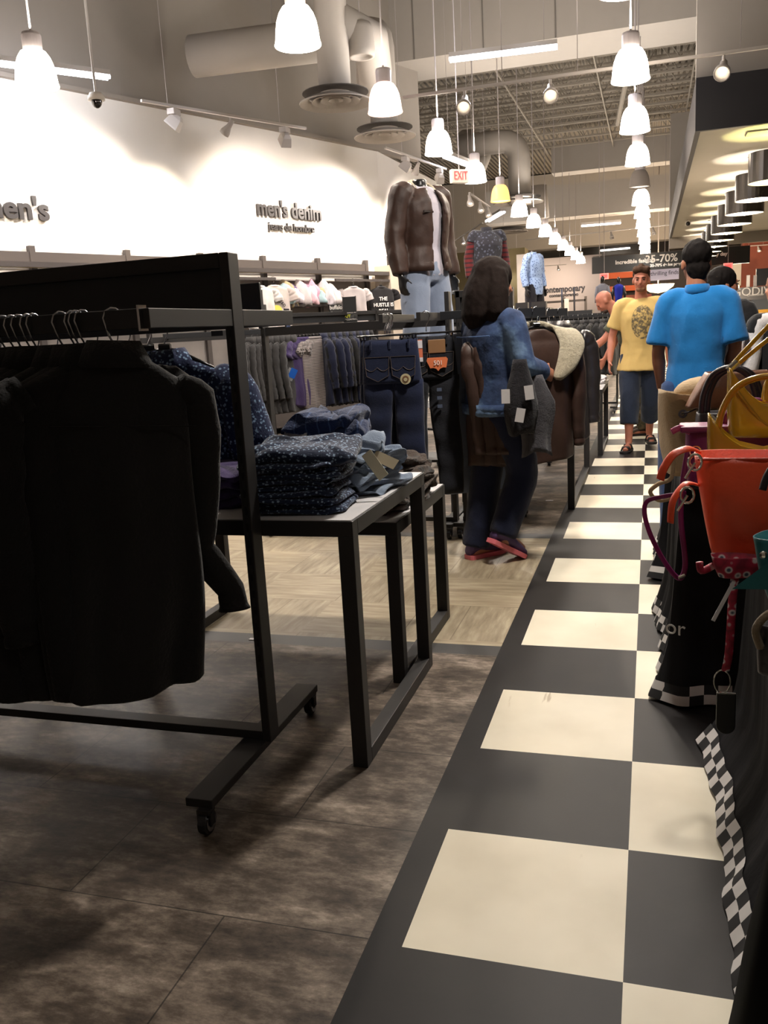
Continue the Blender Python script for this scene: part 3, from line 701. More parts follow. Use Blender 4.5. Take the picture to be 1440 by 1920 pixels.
def jeans(mt, seed=0, W=.19, L=.96, flare=1.0, stitch=None, name='jeans'):
    r = random.Random(seed); t = empty(name, 'x', 'jeans'); zc = -.15
    n = 28
    R = []
    for i in range(12):
        q = i/11; z = zc-.25*q; hw = W*(1+.12*q); ring = []
        for k_ in range(n):
            a = 2*PI*k_/n; ring.append(V((hw*math.cos(a), .028*(1+.5*q)*abs(math.sin(a))**.7*(1 if math.sin(a) > 0 else -1), z+(.012*abs(math.cos(a)) if i == 0 else 0))))
        R.append(ring)
    MB().rings(R[::-1]).build('hip_panel', mt, t, smooth=True)
    for s_ in (-1, 1):
        R = []
        for i in range(22):
            q = i/21; z = zc-.23-(L-.23)*q; hw = W*(.58-.12*q+.06*(flare-1)*q*4); cx = s_*(W*.54+.03*q); ring = []
            for k_ in range(20):
                a = 2*PI*k_/20
                ring.append(V((cx+hw*math.cos(a)+.006*math.sin(8*q+seed), (.032+.01*q)*abs(math.sin(a))**.7*(1 if math.sin(a) > 0 else -1)+.008*math.sin(11*q+3*math.cos(a)+seed)+.006*math.sin(30*q+seed), z)))
            R.append(ring)
        MB().rings(R[::-1]).build('trouser_leg', mt, t, smooth=True)
    wb = MB()
    for k_ in (-.7, 0, .7): wb.cbox((W*k_, -.031, zc-.02), (.012, .006, .05))
    wb.build('belt_loops', mt, t)
    if stitch:
        for s_ in (-1, 1):
            cx = s_*W*.48; w2 = .075; P = [V((cx-w2,0,zc-.09)), V((cx+w2,0,zc-.09)), V((cx+w2*.9,0,zc-.2)), V((cx,0,zc-.235)), V((cx-w2*.9,0,zc-.2))]
            pk = MB(); pk.add([p+V((0,-.043,0)) for p in P]+[p+V((0,-.035,0)) for p in P], [(0,1,2,3,4), (9,8,7,6,5)] + [(i, (i+1) % 5, (i+1) % 5+5, i+5) for i in range(5)])
            po = pk.build('back_pocket', mt, t)
            st = MB()
            for i in range(5): st.beam(P[i]+V((0,-.0445,0)), P[(i+1) % 5]+V((0,-.0445,0)), .0022, .002)
            arc = [V((cx-w2+2*w2*u, -.0445, zc-.15-.022*math.sin(PI*((u*2) % 1)))) for u in [i/16 for i in range(17)]]
            st.tube(arc, .0012, 4); st.build('stitching', stitch, po)
    return freeze(t)
BLKF = fabric('black_cotton', (26,25,26), rough=.95, sheen=.08, wrinkle=.5)
BLKF2 = fabric('black_twill', (32,31,31), rough=.95, sheen=.1, wrinkle=.5)
FLO = fabric('blue_floral', (22,34,68), (120,146,176), floral=70, wrinkle=.3)
NAVY = fabric('navy_cotton', (24,28,50), wrinkle=.5)
PURP = fabric('purple_cotton', (58,44,84), wrinkle=.5)
CHAR = fabric('charcoal_cotton', (46,44,44), wrinkle=.5)
STRP = fabric('grey_stripes', (150,140,136), (40,38,44), stripes=(2, .017, .35), wrinkle=.3)
DENM = fabric('dark_denim', (22,30,56), scale=300, wrinkle=.4, mottle=.3)
DENL = fabric('light_denim', (128,138,158), scale=300, wrinkle=.4, mottle=.2)
LEAT = mat('brown_leather', (56,38,31), .55, spec=.35, var=.3, vs=9, bump=.25, bs=60)
LEAB = mat('black_leather', (40,36,37), .35, var=.3, vs=9, bump=.25, bs=60)
k = NT('shearling'); f = k.noise(k.coord(), 60, 6, .8); k.color(k.ramp(f, [(.3, lin((176,158,124))), (.65, lin((232,220,190)))])); k.bump(f, 1.0, .02); k.b.inputs['Roughness'].default_value = 1; k.b.inputs['Sheen Weight'].default_value = .4
FUR = k.m
STI = mat('orange_stitch', (92,80,72), .7, var=0)
# rack A front rail: black shirts
RA = 1.513
ftop = freeze(garment('shirt', BLKF2, W=.185, L=.90, sleeve=.72, thick=.05, flare=1.16, seed=3, fold=.02, cat='shirt', so=-.02, se=.10, wob=.02, srs=.86))
fx = at(210, 575, Y=1.965).x
ftop.location = (fx, 1.965, RA+.008); ftop.rotation_euler = (0, math.radians(-4), math.radians(30+180)); ftop['label'] = 'front black long sleeved shirt seen from the back, rightmost on the near rail'
MB().box(-.2, .2, .062, .066, -.30, -.297).build('yoke_seam', BLKF, ftop)
hanger((fx, 1.965, RA), math.radians(30+180), 'chrome hooked hanger carrying the front black shirt')
for o_ in COL.objects:
    if o_.get('label') == 'chrome hooked hanger carrying the front black shirt': o_.rotation_euler = ftop.rotation_euler
sh1 = freeze(garment('shirt', BLKF, W=.23, L=.90, sleeve=.72, thick=.03, seed=4, cat='shirt'))
first = True
row = [153, 141, 133, 111, 60, 48, 32, 18, 2, -14, -30, -52, -75, -100]
for i, px in enumerate(row):
    x = at(px, 578, Y=1.965).x; a = math.radians(62 + rnd.uniform(-6, 8) + min(i, 8)*1.5 + 180)
    o = sh1 if first else copy_tree(sh1); first = False
    o.location = (x-.0, 1.965, RA+.006); o.rotation_euler = (0, rnd.uniform(-.03, .03), a)
    o['label'] = 'black long sleeved shirt packed on the near rail to the left of the front shirt'; o['group'] = 'black shirts packed on the near rail'
    hanger((x, 1.965, RA), a, 'chrome hooked hanger with a packed black shirt on the near rail', 'hangers of the packed black shirts')
# rear rail of rack A
fl = freeze(garment('shirt', FLO, W=.2, L=.50, sleeve=.40, thick=.04, seed=8, cat='shirt', collar='shirt'))
for i, (x, a) in enumerate(((-1.74, 12), (-1.81, 30), (-1.90, 45))):
    o = fl if i == 0 else copy_tree(fl)
    o.location = (x, 2.92, RA-.03); o.rotation_euler = (0, -.10 if i == 0 else 0, math.radians(a))
    o['label'] = ['blue floral short sleeved shirt seen full under the arm of the nearest rack', 'second blue floral shirt hanging just behind the full one on the far rail', 'blue floral shirt tucked behind the one under the rack arm'][i]
    hanger((x, 2.92, RA), math.radians(a), ['hanger of the full blue floral shirt', 'hanger of the floral shirt behind the rack post', 'hanger of the tucked floral shirt'][i])
nv = freeze(garment('shirt', NAVY, W=.21, L=.62, sleeve=.25, thick=.03, seed=9)); pv = freeze(garment('shirt', PURP, W=.21, L=.62, sleeve=.25, thick=.03, seed=10))
for i in range(12):
    src = nv if i % 3 else pv
    o = src if i in (0, 1) else copy_tree(src)
    x = -1.95-.09*i; a = math.radians(78+rnd.uniform(-8, 8)); o.location = (x, 2.92, RA+.006); o.rotation_euler = (0, 0, a)
    o['label'] = ('navy' if i % 3 else 'purple')+' shirt on the far rail behind the row of black shirts'; o['group'] = ('navy' if i % 3 else 'purple')+' shirts on the far rail of the nearest rack'
    hanger((x, 2.92, RA), a, 'hanger on the far rail of the nearest rack', 'hangers on the far rail of the nearest rack')
p = at(458, 570, Y=3.25)
t = empty('sign_holder', 'plain black upright sign panel just right of the nearest rack post', 'sign holder', p)
MB().box(-.082, .075, -.008, .008, -.075, .078).build('sign_panel', BLK2, t, bevel=.002); MB().box(.06, .078, -.012, .012, -.10, .05).build('bracket', BLK, t)
MB().box(-.08, -.03, -.15, 0, -.12, -.1).build('clamp', BLK, t)
# rack C: tees row
def row_of(protos, x0, x1, y, n, z=RA, ang=80, jit=8, where='', grp='', zoff=0, hang=True, hgrp=None, T=None):
    T = T if T is not None else Matrix.Identity(4); rot0 = T.to_euler().z
    cnt = 0
    for i in range(n):
        x = lerp(x0, x1, i/(n-1)); src, nm = protos[i % len(protos)] if not callable(protos) else protos(i)
        o = src if not src.get('placed') else copy_tree(src)
        src['placed'] = 1; 
        a = math.radians(ang+rnd.uniform(-jit, jit))+rot0; o.location = T @ V((x, y, z+.006+zoff)); o.rotation_euler = (0, 0, a)
        o['label'] = f'{nm} {where}'; o['group'] = f'{nm} {grp}'
        if hang: hanger(T @ V((x, y, z)), a, f'hanger {hgrp or where}', f'hangers {hgrp or where}')
c1 = freeze(garment('shirt', CHAR, W=.21, L=.82, sleeve=.66, thick=.032, seed=21)); c2 = freeze(garment('shirt', BLKF, W=.2, L=.80, sleeve=.6, thick=.03, seed=22))
c3 = freeze(garment('t_shirt', PURP, W=.21, L=.78, sleeve=.22, thick=.03, seed=23, collar='tee', cat='t-shirt')); c4 = freeze(garment('t_shirt', STRP, W=.2, L=.8, sleeve=.2, thick=.034, seed=24, collar='tee', cat='t-shirt'))
c5 = freeze(garment('shirt', NAVY, W=.2, L=.8, sleeve=.6, thick=.03, seed=25))
def X62(px):
    best = min((abs(V((720, 0, 0)).x + F_PX*((MC_ @ V((q/100, -.45, 1.5)))-V((0,0,CH))).dot(RIGHT)/((MC_ @ V((q/100, -.45, 1.5)))-V((0,0,CH))).dot(FWD) - px), q/100) for q in range(-160, 260))
    return best[1]
row_of([(c1, 'charcoal shirt')], X62(470), X62(545), -.45, 8, T=MC_, z=1.53, ang=20, where='at the left end of the long tee rack', grp='on the long tee rack')
row_of([(c3, 'purple tee')], X62(555), X62(574), -.45, 4, T=MC_, z=1.53, ang=15, where='with tag beside the striped tees', grp='beside the striped tees')
row_of([(c4, 'grey and black striped tee')], X62(580), X62(600), -.45, 4, T=MC_, z=1.53, ang=10, where='in the middle of the long rack', grp='on the long rack')
row_of([(c5, 'navy shirt'), (c2, 'black shirt')], X62(606), X62(690), -.45, 14, T=MC_, z=1.53, ang=60, where='right of the striped tees on the long rack', grp='on the long rack right of the stripes')
p = at(545, 702, Y=9.0)
t = empty('price_tag', 'blue and silver swing tag hanging from the purple tee', 'tag', p, .35)
MB().box(-.045, .045, -.003, 0, -.065, .065, Matrix.Rotation(.5, 4, 'Y')).build('silver_card', mat('silver_card', (150,150,150), .5), t)
MB().box(-.02, .055, -.008, -.003, -.03, .075, Matrix.Rotation(.5, 4, 'Y')).build('blue_card', mat('blue_card', (20,92,190), .4, var=0), t)
# jeans on rack B
jn = jeans(DENM, 1, W=.165, stitch=STI); jb = jeans(fabric('black_denim', (20,21,28)), 2, W=.165, stitch=STI)
HZ = 1.525
js = [(-1.49, 5.06, 6), (-1.52, 5.14, 12), (-1.54, 5.22, 0), (-1.53, 5.30, 5), (-1.54, 5.38, 8), (-1.54, 5.47, 0), (-1.54, 5.56, 3)]
for i, (x, y, a) in enumerate(js):
    o = jn if i == 0 else copy_tree(jn)
    o.location = (x-.015*i, y, HZ-.01); o.rotation_euler = (0, 0, math.radians(a))
    o['label'] = 'front pair of dark blue jeans with round gold sticker on its back pocket' if i == 0 else 'dark blue jeans hanging behind the pair with the round gold sticker'
    if i: o['group'] = 'dark jeans behind the front pair'
    hanger((x-.015*i, y, HZ), math.radians(a), 'clip hanger of the front dark jeans' if i == 0 else 'clip hanger of jeans stacked behind the front pair', None if i == 0 else 'clip hangers of the stacked jeans', True)
STK = mat('sticker_gold', (196,186,150), .4, var=0)
for i, (x, z, m2) in enumerate(((.09, -.375, STK),)):
    b = MB().lathe([(.001,0), (.032,0), (.032,.002), (.001,.002)], n=22, M=Matrix.Translation((x,-.046,z)) @ Matrix.Rotation(PI/2, 4, 'X')); s_ = b.build('round_sticker', m2, jn)
    MB().lathe([(.001,0), (.02,0), (.02,.002), (.001,.002)], n=16, M=Matrix.Translation((x,-.048,z)) @ Matrix.Rotation(PI/2, 4, 'X')).build('sticker_print', mat('sticker_print', (120,86,60), .5), s_)
    MB().lathe([(.001,0), (.011,0), (.011,.002), (.001,.002)], n=16, M=Matrix.Translation((x,-.050,z-.003)) @ Matrix.Rotation(PI/2, 4, 'X')).build('sticker_print', STK, s_)
jb.location = (-1.29, 5.16, HZ); jb.rotation_euler = (0, 0, math.radians(22)); jb['label'] = 'black denim jeans with tan leather patch and orange 501 tag, beside the thick rack post'
hanger((-1.29, 5.16, HZ), math.radians(22), 'clip hanger of the jeans with the orange 501 tag', None, True)
LP_ = mat('leather_patch', (128,92,58), .6)
MB().box(-.0, .105, -.047, -.040, -.245, -.165).build('leather_patch', LP_, jb, bevel=.003)
tg = MB(); tg.prism([(x_*.6, y_*.6) for x_, y_ in [(-.105,.05), (.085,.05), (.10,.03), (.082,-.055), (.05,-.052), (.02,-.062), (0,-.085), (-.02,-.062), (-.05,-.052), (-.08,-.055), (-.115,.02)]], .004, Matrix.Translation((.055,-.052,-.30)) @ Matrix.Rotation(PI/2, 4, 'X'))
ot = tg.build('orange_tag', mat('tag_orange', (206,112,70), .5, var=.05), jb)
text_obj('501', .038, mat('tag_white', (235,225,215), .5, var=0), 'tag_number', ot, .001, frame_M((.055,-.060,-.303), (1,0,0)))
MB().box(-.075, -.035, -.055, -.051, -.29, -.16).build('size_strip', mat('strip_orange', (200,110,80), .5), jb)
MB().box(-.075, -.035, -.057, -.055, -.29, -.265).box(-.075, -.035, -.057, -.055, -.21, -.165).build('strip_print', mat('strip_white', (205,200,205), .5), jb)
for z in (-.46, -.51, -.56): MB().box(.04, .07, -.06, -.056, z-.012, z+.008).build('size_sticker', mat('size_sticker', (70,80,100), .5), jb)
jl = jeans(DENL, 4, W=.17, L=.98, flare=1.7); jl.name = 'light_jeans'; jl.location = (-1.05, 5.38, HZ); jl.rotation_euler = (0, 0, math.radians(35))
jl['label'] = 'light blue flared jeans whose leg shows left of the dark haired woman'; jl['category'] = 'jeans'
hanger((-1.05, 5.38, HZ), math.radians(35), 'clip hanger of the light blue flared jeans', None, True)
# leather jackets on rack right of the woman
lj = freeze(garment('leather_jacket', LEAT, W=.25, L=.80, sleeve=.72, thick=.06, seed=31, collar='fur', so=-.02, cmat=FUR, cat='jacket', fold=.012))
for i, (x, a) in enumerate(((-.66, 38), (-.76, 62), (-.86, 70), (-.95, 75))):
    o = lj if i == 0 else copy_tree(lj)
    o.location = (x, 5.38, RA-.01); o.rotation_euler = (0, 0, math.radians(a))
    o['label'] = ['foremost brown leather jacket with wide cream shearling collar on the rack by the aisle', 'second brown leather shearling jacket, just behind the foremost one', 'third brown leather shearling jacket, nearly edge on', 'brown shearling jacket closest to the dark haired woman'][i]
    hanger((x, 5.38, RA), math.radians(a), ['hanger of the foremost shearling jacket', 'hanger of the second shearling jacket', 'hanger of the third shearling jacket', 'hanger of the shearling jacket nearest the woman'][i])
MB().box(-.82, -.60, 5.372, 5.388, RA-.05, RA).build('rail_extension', BLK2, None)
for o in COL.objects:
    if o.name == 'rail_extension': o.parent = bpy.data.objects['garment_rack.002']
bj = freeze(garment('leather_jacket', LEAB, W=.24, L=.82, sleeve=.70, thick=.05, seed=33, collar='shirt', cat='jacket', fold=.012))
for i, (x, a) in enumerate(((-.60, 48), (-.68, 66), (-.76, 74), (-.85, 80))):
    o = bj if i == 0 else copy_tree(bj)
    o.location = (x, 6.25, RA); o.rotation_euler = (0, 0, math.radians(a))
    o['label'] = 'outermost black leather jacket behind the shearling jackets' if i == 0 else 'black leather jacket in the short row behind the shearling jackets'
    if i: o['group'] = 'black leather jackets behind the shearling ones'
    hanger((x, 6.25, RA), math.radians(a), 'hanger of the outermost black leather jacket' if i == 0 else 'hanger in the row of black leather jackets', None if i == 0 else 'hangers of the black leather jackets')
b = MB().box(-.82, -.55, 6.242, 6.258, RA-.05, RA).build('rail_extension', BLK2, bpy.data.objects['garment_rack.002'])
# far racks
g1 = freeze(garment('shirt', BLKF, W=.2, L=.8, sleeve=.6, thick=.03, seed=41)); g2 = freeze(garment('shirt', CHAR, W=.2, L=.8, sleeve=.6, thick=.03, seed=42)); g3 = freeze(garment('shirt', fabric('brick_red', (120,44,34)), W=.2, L=.5, sleeve=.5, thick=.03, seed=43))
row_of([(g1, 'black garment'), (g2, 'charcoal garment')], -2.1, -.98, 8.85, 16, ang=80, where='on the rack beyond the leather jackets', grp='on the rack beyond the leather jackets')
row_of([(g1, 'black garment'), (g2, 'charcoal garment')], -1.5, -.55, 13.85, 14, ang=78, where='on the far rack behind the bald man', grp='on the far rack behind the bald man')
g3.location = (-.98, 7.6, 1.53); g3.rotation_euler = (0, 0, 1.0); g3['label'] = 'small red garment glimpsed right of the shearling collars'; g3['category'] = 'shirt'
COL.objects.unlink(g3)
for c_ in KIDS[g3.name]: COL.objects.unlink(c_)
# ------------------------------------------------------------------ left wall fixtures
def wbox(b, k0, k1, o0, o1, z0, z1):
    p = [wp(k0, 0, o0), wp(k1, 0, o0), wp(k1, 0, o1), wp(k0, 0, o1)]
    return b.add([V((q.x, q.y, z)) for z in (z0, z1) for q in p], [(0,1,2,3), (7,6,5,4), (0,4,5,1), (1,5,6,2), (2,6,7,3), (3,7,4,0)])
DBR = mat('fixture_brown', (66,60,58), .5, var=.05)
t = empty('wall_shelving', 'long dark steel shelving system along the white left wall', 'shelving', (0,0,0))
for k_ in (-2.2, -1.1, 0, 1, 2, 3, 4): wbox(MB(), k_-.03, k_+.03, .02, .09, 0, 2.66).build('upright_post', DBR, t)
wbox(MB(), -4, 4.0, .05, .08, 2.47, 2.59).build('top_beam', DBR, t)
wbox(MB(), -4, 4.5, .08, .42, 2.40, 2.43).build('shelf', mat('shelf_cream', (205,190,160), .6), t)
wbox(MB(), -4, 4.5, .40, .43, 2.38, 2.44).build('shelf_edge', DBR, t)
wbox(MB(), -4, 1.9, .40, .43, 2.27, 2.31).build('hang_rail', DBR, t); wbox(MB(), 3.0, 4.5, .40, .43, 2.27, 2.31).build('hang_rail', DBR, t)
wbox(MB(), 1.95, 2.95, .06, .5, 1.88, 1.92).build('shelf', DBR, t)
wbox(MB(), 4.15, 4.5, .10, .45, 1.2, 2.55).build('end_panel', mat('panel_cream', (190,176,160), .6), t)
wbox(MB(), -4, 4.1, .02, .04, 1.0, 2.3).build('back_panel', mat('back_panel_grey', (120,114,110), .7), t)
wbox(MB(), -4, 4.1, .05, .6, .1, .7).build('base_cabinet', DBR, t)
wang = math.atan2(WD.y, WD.x)
def wall_tee(k_, mt, label, txt=None, tc=(40,40,44), z=2.31, ang=0, extra=None):
    g = garment('t_shirt', mt, W=.24, L=.62, sleeve=.24, thick=.04, seed=int(k_*10), collar='tee', cat='t-shirt')
    p = wp(k_, z, .42); g.location = p; g.rotation_euler = (0, 0, wang+ang); g['label'] = label
    if txt:
        for i, (s_, sz, zz) in enumerate(txt): text_obj(s_, sz, mat('print_'+str(tc), tc, .7, var=0), 'print_lettering', g, .002, frame_M((0, -.072, zz), (1,0,0)), bold=.002)
    if extra: extra(g)
    hanger(p, wang+ang, 'hanger of the '+label.split(' with')[0]); return g
TEE1 = fabric('tee_pale_pink', (196,184,178), wrinkle=.3); TEE2 = fabric('tee_grey', (168,160,160), wrinkle=.3); TEE3 = fabric('tee_black', (28,26,28), wrinkle=.3)
def lemon(g):
    P = [(-.085,-.12), (-.085,0)] + [(-.085*math.cos(a), .085*math.sin(a)) for a in [PI*i/10 for i in range(1, 10)]] + [(.085,0), (.085,-.12)]
    MB().prism(P, .003, Matrix.Translation((0,-.070,-.50)) @ Matrix.Rotation(PI/2, 4, 'X')).build('print_shape', mat('print_yellow', (214,208,90), .7, var=0), g)
    b = MB()
    for i, ch in enumerate('SHREDDED'):
        a = math.radians(150-120*i/7); M = Matrix.Translation((.135*math.cos(a), -.073, -.49+.135*math.sin(a))) @ Matrix.Rotation(-(a-PI/2), 4, 'Y') @ Matrix.Rotation(PI/2, 4, 'X')
        text_obj(ch, .055, mat('print_dark', (50,48,50), .7, var=0), 'print_lettering', g, .002, M, bold=.002)
wall_tee(1.86, TEE1, 'pale tee with SHREDDED lettering above a yellow shape, hanging high on the left wall', extra=lemon, z=2.32, ang=-.5)
wall_tee(1.62, fabric('tee_white', (215,210,206)), 'white tee partly hidden behind the SHREDDED tee', z=2.31, ang=-.2)
wall_tee(3.35, TEE2, 'grey tee hanging left of the black lettered tee on the wall', z=2.31, ang=-.35)
wall_tee(3.95, TEE3, 'black tee with white lettering HUSTLE hanging on the wall', [('THE', .085, -.33), ('HUSTLE IS', .085, -.43), ('REAL', .085, -.53)], (225,222,220), ang=-.45)
# piles on the wall shelf
pcol = [(196,150,170), (150,176,180), (176,156,120), (210,200,205), (110,90,130), (200,190,190), (130,170,170), (220,180,190)]
for i in range(14):
    k_ = 2.0+.072*i; mt = fabric('pile_tee_%d' % (i % 8), pcol[i % 8], wrinkle=.8)
    bm = bmesh.new(); bmesh.ops.create_icosphere(bm, subdivisions=3, radius=1)
    for v in bm.verts:
        d_ = noise.noise(v.co*2.3+V((i*3.1, 0, 0))); v.co = V((v.co.x*.13*(1+.4*d_), v.co.y*.2*(1+.4*d_), max(v.co.z, -.3)*(.16+.06*(i % 3))*(1+.5*d_)))
    me = bpy.data.meshes.new('pile'); bm.to_mesh(me); bm.free(); me.materials.append(mt); me.polygons.foreach_set('use_smooth', [True]*len(me.polygons))
    o = bpy.data.objects.new('crumpled_tee', me); COL.objects.link(o); o.location = wp(k_, 1.93+.05, .3+.06*(i % 2)); o.rotation_euler = (0, 0, wang)
    tag(o, 'crumpled pastel tee in the messy pile on the wall shelf above the buffalo sign', 't-shirt', 'crumpled tees on the wall shelf')
p = wp(2.78, 1.80, .62)
o = MB().box(-.12, .12, -.01, .01, -.10, .09).build('shelf_sign', mat('sign_black', (26,26,26), .5, var=0)); o.location = p; o.rotation_euler = (0, 0, wang-.25); tag(o, 'small black shelf sign reading buffalo jeans', 'sign')
text_obj('buffalo\njeans', .09, mat('sign_white', (215,210,205), .5, var=0), 'lettering', o, .002, frame_M((0,-.013,.0), (1,0,0)))
# sign on rack C
p = at(656, 582, Y=10.45)
t = empty('promotion_sign', 'black card sign reading OUT(LET) OF CONTROL standing on the long tee rack', 'sign', p)
MB().box(-.085, .085, -.006, .006, -.15, .165).build('card', mat('sign_black', (26,26,26)), t); MB().box(-.088, -.08, -.01, .01, -.16, .17).box(.08, .088, -.01, .01, -.16, .17).build('sign_frame', BLK, t)
SW = mat('sign_white', (215,210,205)); SY = mat('sign_yellow', (205,205,60), .5, var=0)
text_obj('OUR SAVINGS ARE', .021, SW, 'lettering', t, .001, frame_M((0,-.009,-.03), (1,0,0)))
text_obj('OUT', .05, SY, 'lettering', t, .001, frame_M((-.045,-.009,-.07), (1,0,0)), bold=.001); text_obj('(LET)', .045, mat('sign_outline', (120,118,112), .5, var=0), 'lettering', t, .001, frame_M((.045,-.009,-.07), (1,0,0)))
text_obj('OF CONTROL', .03, SW, 'lettering', t, .001, frame_M((0,-.009,-.11), (1,0,0)))
# framed picture by the mannequin
p = wp(4.75, 1.98, .35)
t = empty('framed_display', 'black framed display with a blue picture, right of the black tee on the wall', 'frame', p, wang-.2)
MB().box(-.26,.26,-.02,.02,-.22,.18).build('picture', mat('picture_dark', (52,50,50), .4, var=.5, vs=8), t)
MB().box(-.30,-.26,-.03,.03,-.22,.22).box(.26,.30,-.03,.03,-.22,.22).box(-.26,.26,-.03,.03,.18,.22).build('frame_border', BLK, t)
MB().box(-.08,.0,-.024,-.02,-.2,.15).build('blue_strip', mat('blue_card', (20,92,190)), t)
b = wbox(MB(), 4.5, 4.56, .05, .1, 0, 2.75); wbox(b, 4.5, 5.0, .05, .1, 2.45, 2.6); wbox(b, 4.5, 5.0, .05, .3, 2.2, 2.24)
tag(b.build('wall_bracket', DBR), 'dark upright bracket with arms on the wall behind the leather jacket mannequin', 'bracket')
MB().box(-.02,.02,-.02,.02,-2.0,-.22).build('stand_leg', BLK, t)
# wall lettering
LET = mat('letter_dark', (44,40,40), .5, var=0)
def wall_text(s, k_, z, size, label, out=.03, bold=.004, sx=1):
    o = text_obj(s, size, LET, 'wall_lettering', None, .018, frame_M(wp(k_, z, out), WU), (sx, 1), bold)
    return tag(o, label, 'sign')
wall_text("men's denim", 2.57, 3.36, .33, "raised dark lettering reading men's denim on the white wall", sx=.86, bold=.008)
wall_text('jeans de hombre', 2.58, 3.11, .16, "small lettering reading jeans de hombre under men's denim", sx=.95, bold=.002)
wall_text("men's", -1.20, 3.08, .36, "raised dark lettering reading men's cut by the left picture edge", sx=1.05, bold=.01)
# ------------------------------------------------------------------ display tables
def display_table(label, xr, y0, y1, z, wdt=1.2, leg=.052, xs=None):
    t = empty('display_table', label, 'table', (xr-wdt/2, (y0+y1)/2, 0))
    hx, hy = wdt/2, (y1-y0)/2
    b = MB()
    for s_ in (-1, 1): b.box(-hx, hx, s_*hy-(leg if s_ > 0 else 0), s_*hy+(leg if s_ < 0 else 0), z-.052, z-.001)
    for s_ in (-1, 1): b.box(s_*hx-(leg if s_ > 0 else 0), s_*hx+(leg if s_ < 0 else 0), -hy+leg, hy-leg, z-.052, z-.001)
    b.build('top_frame', BLK, t, bevel=.002)
    MB().box(-hx+.006, hx-.006, -hy+.006, hy-.006, z-.004, z+.002).build('table_top', WHT, t)
    for sx in (-1, 1):
        for sy in (-1, 1):
            x0 = sx*hx-(leg if sx > 0 else 0); yy0 = sy*hy-(leg if sy > 0 else 0)
            MB().box(x0, x0+leg, yy0, yy0+leg, 0, z-.052).build('leg', BLK, t, bevel=.002)
        x0 = sx*hx-(leg if sx > 0 else 0); MB().box(x0, x0+leg, -hy+leg, hy-leg, 0, .05).build('floor_bar', BLK, t, bevel=.002)
    return t
display_table('tall black framed table with white top carrying the floral shirt pile', -.892, 2.50, 3.42, .845, 1.9)
display_table('lower black framed nesting table tucked behind the tall one, rumpled brown trousers on it', -.955, 3.20, 4.05, .68, 1.25)
display_table('black framed table by the aisle with light jeans, right of the shearling jackets', -.55, 6.66, 8.45, .665, .75)
display_table('far black framed table with dark jeans and white shirts by the bald man', -.48, 9.45, 10.75, .70, .8)
def folded(mt, w_, d, h, seed, name='folded_shirt', messy=.5, cat='shirt'):
    r = random.Random(seed); R = []; n = 44; lay = 9
    for i in range(lay):
        q = i/(lay-1); a = PI*(q-.5); sc_ = .80+.20*max(0, math.cos(a))**.6; z = h/2+h/2*math.sin(a)
        ring = []
        for k_ in range(n):
            t_ = 2*PI*k_/n; c_, s_ = math.cos(t_), math.sin(t_)
            x = w_/2*sc_*abs(c_)**.35*(1 if c_ > 0 else -1); y = d/2*sc_*abs(s_)**.35*(1 if s_ > 0 else -1)
            nz_ = noise.noise(V((x*9+seed*7.3, y*9, q*1.5))); nz2 = noise.noise(V((x*22+seed, y*22, q*3+5)))
            ring.append(V((x+messy*.022*nz_, y+messy*.022*nz2, z*(1+.35*messy*nz_)+messy*.010*nz2*q+.006*messy*math.sin(6*t_+seed))))
        R.append(ring)
    # domed centre so that the top is not a flat fan
    top = R[-1]; c_ = sum(top, V())/n
    for f_ in (.85, .7, .5, .3, .1):
        R.append([c_+(p-c_)*f_+V((0,0,.006*messy*noise.noise(V((p.x*30, p.y*30, seed+f_*9)))+.003)) for p in top])
    o = MB().rings(R).build(name, mt, None, smooth=True); smoothmod(o, 1); return o
def put(o, x, y, z, rz=0, tilt=(0,0), label='', cat='shirt', group=None):
    o.location = (x, y, z); o.rotation_euler = (tilt[0], tilt[1], rz); return tag(o, label, cat, group)
LDEN = fabric('chambray', (118,132,152), scale=300, wrinkle=.6, mottle=.2)
FLO2 = fabric('folded_floral', (26,37,62), (134,156,182), floral=85, wrinkle=.4)
CHKN = fabric('navy_check', (28,42,76), (58,76,112), stripes=(0, .045, .12), wrinkle=.8)
LAV = fabric('lavender', (84,88,160), wrinkle=.6); BRWN = fabric('brown_camo', (62,50,42), (38,34,30), floral=14, wrinkle=.9)
r4 = random.Random(11); TZ = .848
p0 = at(590, 930, Z=TZ)
z = TZ; nl = 9
for i in range(nl):
    h = .020 if i else .024
    o = folded(FLO2, .335+r4.uniform(-.02,.02), .29+r4.uniform(-.015,.015), h, 100+i, messy=.75)
    put(o, -1.145+r4.uniform(-.012,.012), 2.70+r4.uniform(-.012,.012), z, .10+r4.uniform(-.08,.08), (0, r4.uniform(-.02,.02)), 'folded blue floral shirt in the neat stack at the front of the tall table', 'shirt', 'folded floral shirts in the stack')
    z += h*.93
o = folded(FLO2, .36, .30, .05, 131, messy=1.2); put(o, -1.12, 2.72, z-.004, .2, (.04, .05), 'topmost rumpled blue floral shirt of the folded stack, its neck label showing')
MB().box(-.14, -.08, -.10, -.06, .045, .047).build('neck_label', mat('label_cream', (176,172,150), .7), o)
topz = z
for i in range(7):
    h = .022+.004*(i % 3)
    o = folded(LDEN, .26+r4.uniform(-.03,.03), .32+r4.uniform(-.02,.02), h, 140+i, messy=1.6)
    put(o, -1.04+r4.uniform(-.02,.02)-.004*i, 3.04+r4.uniform(-.02,.02), TZ+.001+.021*i, -.25+r4.uniform(-.25,.25), (r4.uniform(-.03,.03), .03), 'rumpled light blue chambray shirt in the pile at the right edge of the tall table', 'shirt', 'chambray shirts in the pile')
